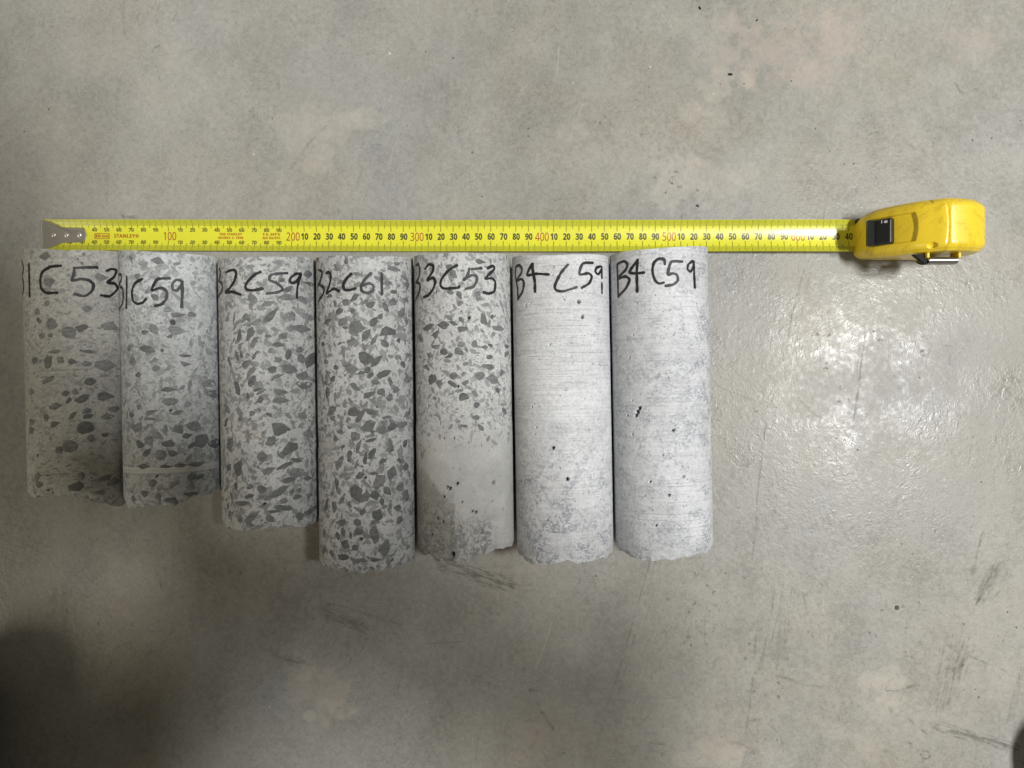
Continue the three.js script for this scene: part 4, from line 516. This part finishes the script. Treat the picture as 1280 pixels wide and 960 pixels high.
// ---------------------------------------------------------------- the person who takes the picture, bent over the row, outside the frame
function fieldMesh(bones, cell, k) {                                 // tapered capsules joined smoothly, meshed by surface nets
  const lo = new THREE.Vector3(1e9, 1e9, 1e9), hi = lo.clone().negate();
  for (const b of bones) for (const [p, r] of [[b[0], b[1]], [b[2], b[3]]]) { lo.min(new THREE.Vector3(p[0] - r, p[1] - r, p[2] - r)); hi.max(new THREE.Vector3(p[0] + r, p[1] + r, p[2] + r)); }
  lo.subScalar(cell * 3); hi.addScalar(cell * 3);
  const n = [0, 1, 2].map((c) => Math.ceil((hi.getComponent(c) - lo.getComponent(c)) / cell) + 1), F = new Float32Array(n[0] * n[1] * n[2]).fill(1), at = (x, y, z) => (z * n[1] + y) * n[0] + x;
  for (const [a, ra, b, rb] of bones) {
    const m = Math.max(ra, rb) + k * 2 + cell, from = [0, 1, 2].map((c) => clamp(Math.floor((Math.min(a[c], b[c]) - m - lo.getComponent(c)) / cell), 0, n[c] - 1)), to = [0, 1, 2].map((c) => clamp(Math.ceil((Math.max(a[c], b[c]) + m - lo.getComponent(c)) / cell), 0, n[c] - 1));
    const d = [b[0] - a[0], b[1] - a[1], b[2] - a[2]], dd = d[0] * d[0] + d[1] * d[1] + d[2] * d[2] || 1e-9;
    for (let z = from[2]; z <= to[2]; z++) for (let y = from[1]; y <= to[1]; y++) for (let x = from[0]; x <= to[0]; x++) {
      const px = lo.x + x * cell - a[0], py = lo.y + y * cell - a[1], pz = lo.z + z * cell - a[2], t = clamp((px * d[0] + py * d[1] + pz * d[2]) / dd, 0, 1);
      const v = Math.hypot(px - d[0] * t, py - d[1] * t, pz - d[2] * t) - lerp(ra, rb, t), i = at(x, y, z), h = clamp(0.5 + 0.5 * (F[i] - v) / k, 0, 1);
      F[i] = lerp(F[i], v, h) - k * h * (1 - h);
    }
  }
  const id = new Int32Array(F.length).fill(-1), P = [], I = [];
  for (let z = 0; z < n[2] - 1; z++) for (let y = 0; y < n[1] - 1; y++) for (let x = 0; x < n[0] - 1; x++) {
    let c = 0, sx = 0, sy = 0, sz = 0;
    const v = (a, b, q) => F[at(x + a, y + b, z + q)], edge = (a0, b0, c0, a1, b1, c1) => { const p = v(a0, b0, c0), q = v(a1, b1, c1); if ((p < 0) !== (q < 0)) { const t = p / (p - q); sx += lerp(a0, a1, t); sy += lerp(b0, b1, t); sz += lerp(c0, c1, t); c++; } };
    for (let p = 0; p < 2; p++) for (let q = 0; q < 2; q++) { edge(0, p, q, 1, p, q); edge(p, 0, q, p, 1, q); edge(p, q, 0, p, q, 1); }
    if (c) { id[at(x, y, z)] = P.length / 3; P.push(lo.x + (x + sx / c) * cell, lo.y + (y + sy / c) * cell, lo.z + (z + sz / c) * cell); }
  }
  const quad = (a, b, c, d, flip) => { if (a < 0 || b < 0 || c < 0 || d < 0) return; if (flip) I.push(a, c, b, a, d, c); else I.push(a, b, c, a, c, d); };
  for (let z = 1; z < n[2] - 1; z++) for (let y = 1; y < n[1] - 1; y++) for (let x = 1; x < n[0] - 1; x++) {
    const s = F[at(x, y, z)] < 0;
    if (s !== F[at(x + 1, y, z)] < 0) quad(id[at(x, y - 1, z - 1)], id[at(x, y, z - 1)], id[at(x, y, z)], id[at(x, y - 1, z)], !s);
    if (s !== F[at(x, y + 1, z)] < 0) quad(id[at(x - 1, y, z - 1)], id[at(x - 1, y, z)], id[at(x, y, z)], id[at(x, y, z - 1)], !s);
    if (s !== F[at(x, y, z + 1)] < 0) quad(id[at(x - 1, y - 1, z)], id[at(x, y - 1, z)], id[at(x, y, z)], id[at(x - 1, y, z)], !s);
  }
  const g = new THREE.BufferGeometry(); g.setAttribute('position', new THREE.Float32BufferAttribute(P, 3)); g.setIndex(I); g.computeVertexNormals();
  return g;
}
{
  const px = EYE.x - 0.035, phone = thing('phone', 'black phone held flat above the row of cores', 'phone');
  phone.position.set(px, 0.6165, 0.02);
  part('phone_body', new RoundedBoxGeometry(0.15, 0.008, 0.074, 3, 0.0035).translate(0, 0.004, 0), std({ color: rgb(0.02, 0.02, 0.022), roughness: 0.35 }), phone);
  part('screen', new THREE.PlaneGeometry(0.142, 0.067).rotateX(-Math.PI / 2).translate(0, 0.0083, 0), std({ color: rgb(0.05, 0.05, 0.05), roughness: 0.1 }), phone);
  const J = PERSON, sides = [1, -1], flip = (p, s) => [J.x + p[0] * s, p[1], p[2]];
  const person = thing('person', 'person in dark clothes bending over the row, holding a phone in both hands', 'person');
  const skin = [[J.neck, 0.058, J.head, 0.05]];
  const F = new THREE.Vector3(...J.face), D = F.clone().sub(new THREE.Vector3(...J.head)).normalize(), U = new THREE.Vector3(0, -D.z, D.y).normalize().negate(); if (U.z > 0) U.negate();
  const face = (d, u, r) => F.clone().addScaledVector(D, d).addScaledVector(U, u).add(new THREE.Vector3(r, 0, 0)).toArray();
  const headBones = [[J.head, 0.085, J.face, 0.07], [face(0.0, -0.02, 0), 0.052, face(0.02, -0.06, 0), 0.03], [face(0.062, 0.016, 0), 0.007, face(0.08, -0.014, 0), 0.01], [face(0.052, -0.046, -0.014), 0.007, face(0.052, -0.046, 0.014), 0.007],
    [face(-0.035, 0.018, 0.082), 0.013, face(-0.03, -0.018, 0.078), 0.01], [face(-0.035, 0.018, -0.082), 0.013, face(-0.03, -0.018, -0.078), 0.01]];
  const shirt = [[J.hip, 0.135, J.waist, 0.13], [J.waist, 0.13, J.chest, 0.15], [J.chest, 0.14, J.neck, 0.075]];
  const trousers = [[[J.x - 0.09, J.hip[1], J.hip[2]], 0.115, [J.x + 0.09, J.hip[1], J.hip[2]], 0.115]], shoes = [];
  const hands = [];
  for (const s of sides) {
    const sh = flip(J.shoulder, s), el = s > 0 ? J.elbow : J.elbowLeft, wr = [px + s * 0.1, 0.606, 0.085], hip = flip([0.1, J.hip[1], J.hip[2]], s), kn = s > 0 ? J.knee : J.kneeLeft, an = s > 0 ? J.ankle : J.ankleLeft, toe = s > 0 ? J.toe : J.toeLeft;
    shirt.push([flip([0.08, J.chest[1] + 0.03, J.chest[2]], s), 0.09, sh, 0.075], [sh, 0.072, el, 0.056]);
    skin.push([el, 0.042, wr, 0.029]); shirt.push([el, 0.056, [lerp(el[0], wr[0], 0.75), lerp(el[1], wr[1], 0.75), lerp(el[2], wr[2], 0.75)], 0.04]);
    trousers.push([hip, 0.1, kn, 0.072], [kn, 0.068, an, 0.052]);
    shoes.push([[an[0], 0.05, an[2] + 0.02], 0.042, toe, 0.035], [[an[0], 0.07, an[2]], 0.045, an, 0.045]);
    const palm = [px + s * 0.092, 0.612, 0.045]; skin.push([wr, 0.028, palm, 0.022]);
    for (let f = 0; f < 4; f++) {                                    // fingers run under the phone end and curl up its far edge
      const z = 0.062 - f * 0.018, L = [0.8, 0.95, 1, 0.85][f], k0 = [px + s * 0.092, 0.61, z], k1 = [px + s * (0.092 - 0.01 * L), 0.604, z - 0.004], k2 = [px + s * (0.092 - 0.018 * L), 0.6085, z - 0.006];
      hands.push([k0, 0.0085, k1, 0.008], [k1, 0.008, k2, 0.0072]);
    }
    const t0 = [px + s * 0.095, 0.617, 0.05], t1 = [px + s * 0.08, 0.634, 0.036], t2 = [px + s * 0.052, 0.634, 0.026];
    hands.push([[px + s * 0.094, 0.612, 0.05], 0.014, [px + s * 0.094, 0.612, -0.004], 0.012], [t0, 0.012, t1, 0.01], [t1, 0.01, t2, 0.009], [wr, 0.026, palm, 0.02]);
  }
  const skinMaterial = std({ color: rgb(0.4, 0.24, 0.16), roughness: 0.6 }), cloth = std({ color: rgb(0.035, 0.04, 0.055), roughness: 0.95 }), jeans = std({ color: rgb(0.03, 0.033, 0.045), roughness: 0.95 }), leather = std({ color: rgb(0.02, 0.018, 0.016), roughness: 0.7 });
  part('body', mergeGeometries([fieldMesh(skin, 0.012, 0.02), fieldMesh(headBones, 0.004, 0.014), fieldMesh(hands, 0.003, 0.004)]), skinMaterial, person);
  const hd = new THREE.Vector3(...J.head);
  part('hair', new THREE.SphereGeometry(0.105, 32, 20, 0, 6.3, 0, 1.75).scale(0.86, 1, 1.02).rotateX(-0.55).translate(hd.x, hd.y + 0.01, hd.z - 0.004), std({ color: rgb(0.015, 0.012, 0.01), roughness: 0.8 }), person);
  for (const s of [-1, 1]) part('eye', new THREE.SphereGeometry(0.009, 16, 12).translate(...face(0.058, 0.02, s * 0.03)), std({ color: rgb(0.05, 0.04, 0.035), roughness: 0.2 }), person);
  part('shirt', fieldMesh(shirt, 0.014, 0.05), cloth, person);
  part('trousers', fieldMesh(trousers, 0.014, 0.04), jeans, person);
  for (const s of [0, 1]) part('shoe', fieldMesh(shoes.slice(2 * s, 2 * s + 2), 0.008, 0.02), leather, person);
}

renderer.render(scene, camera);
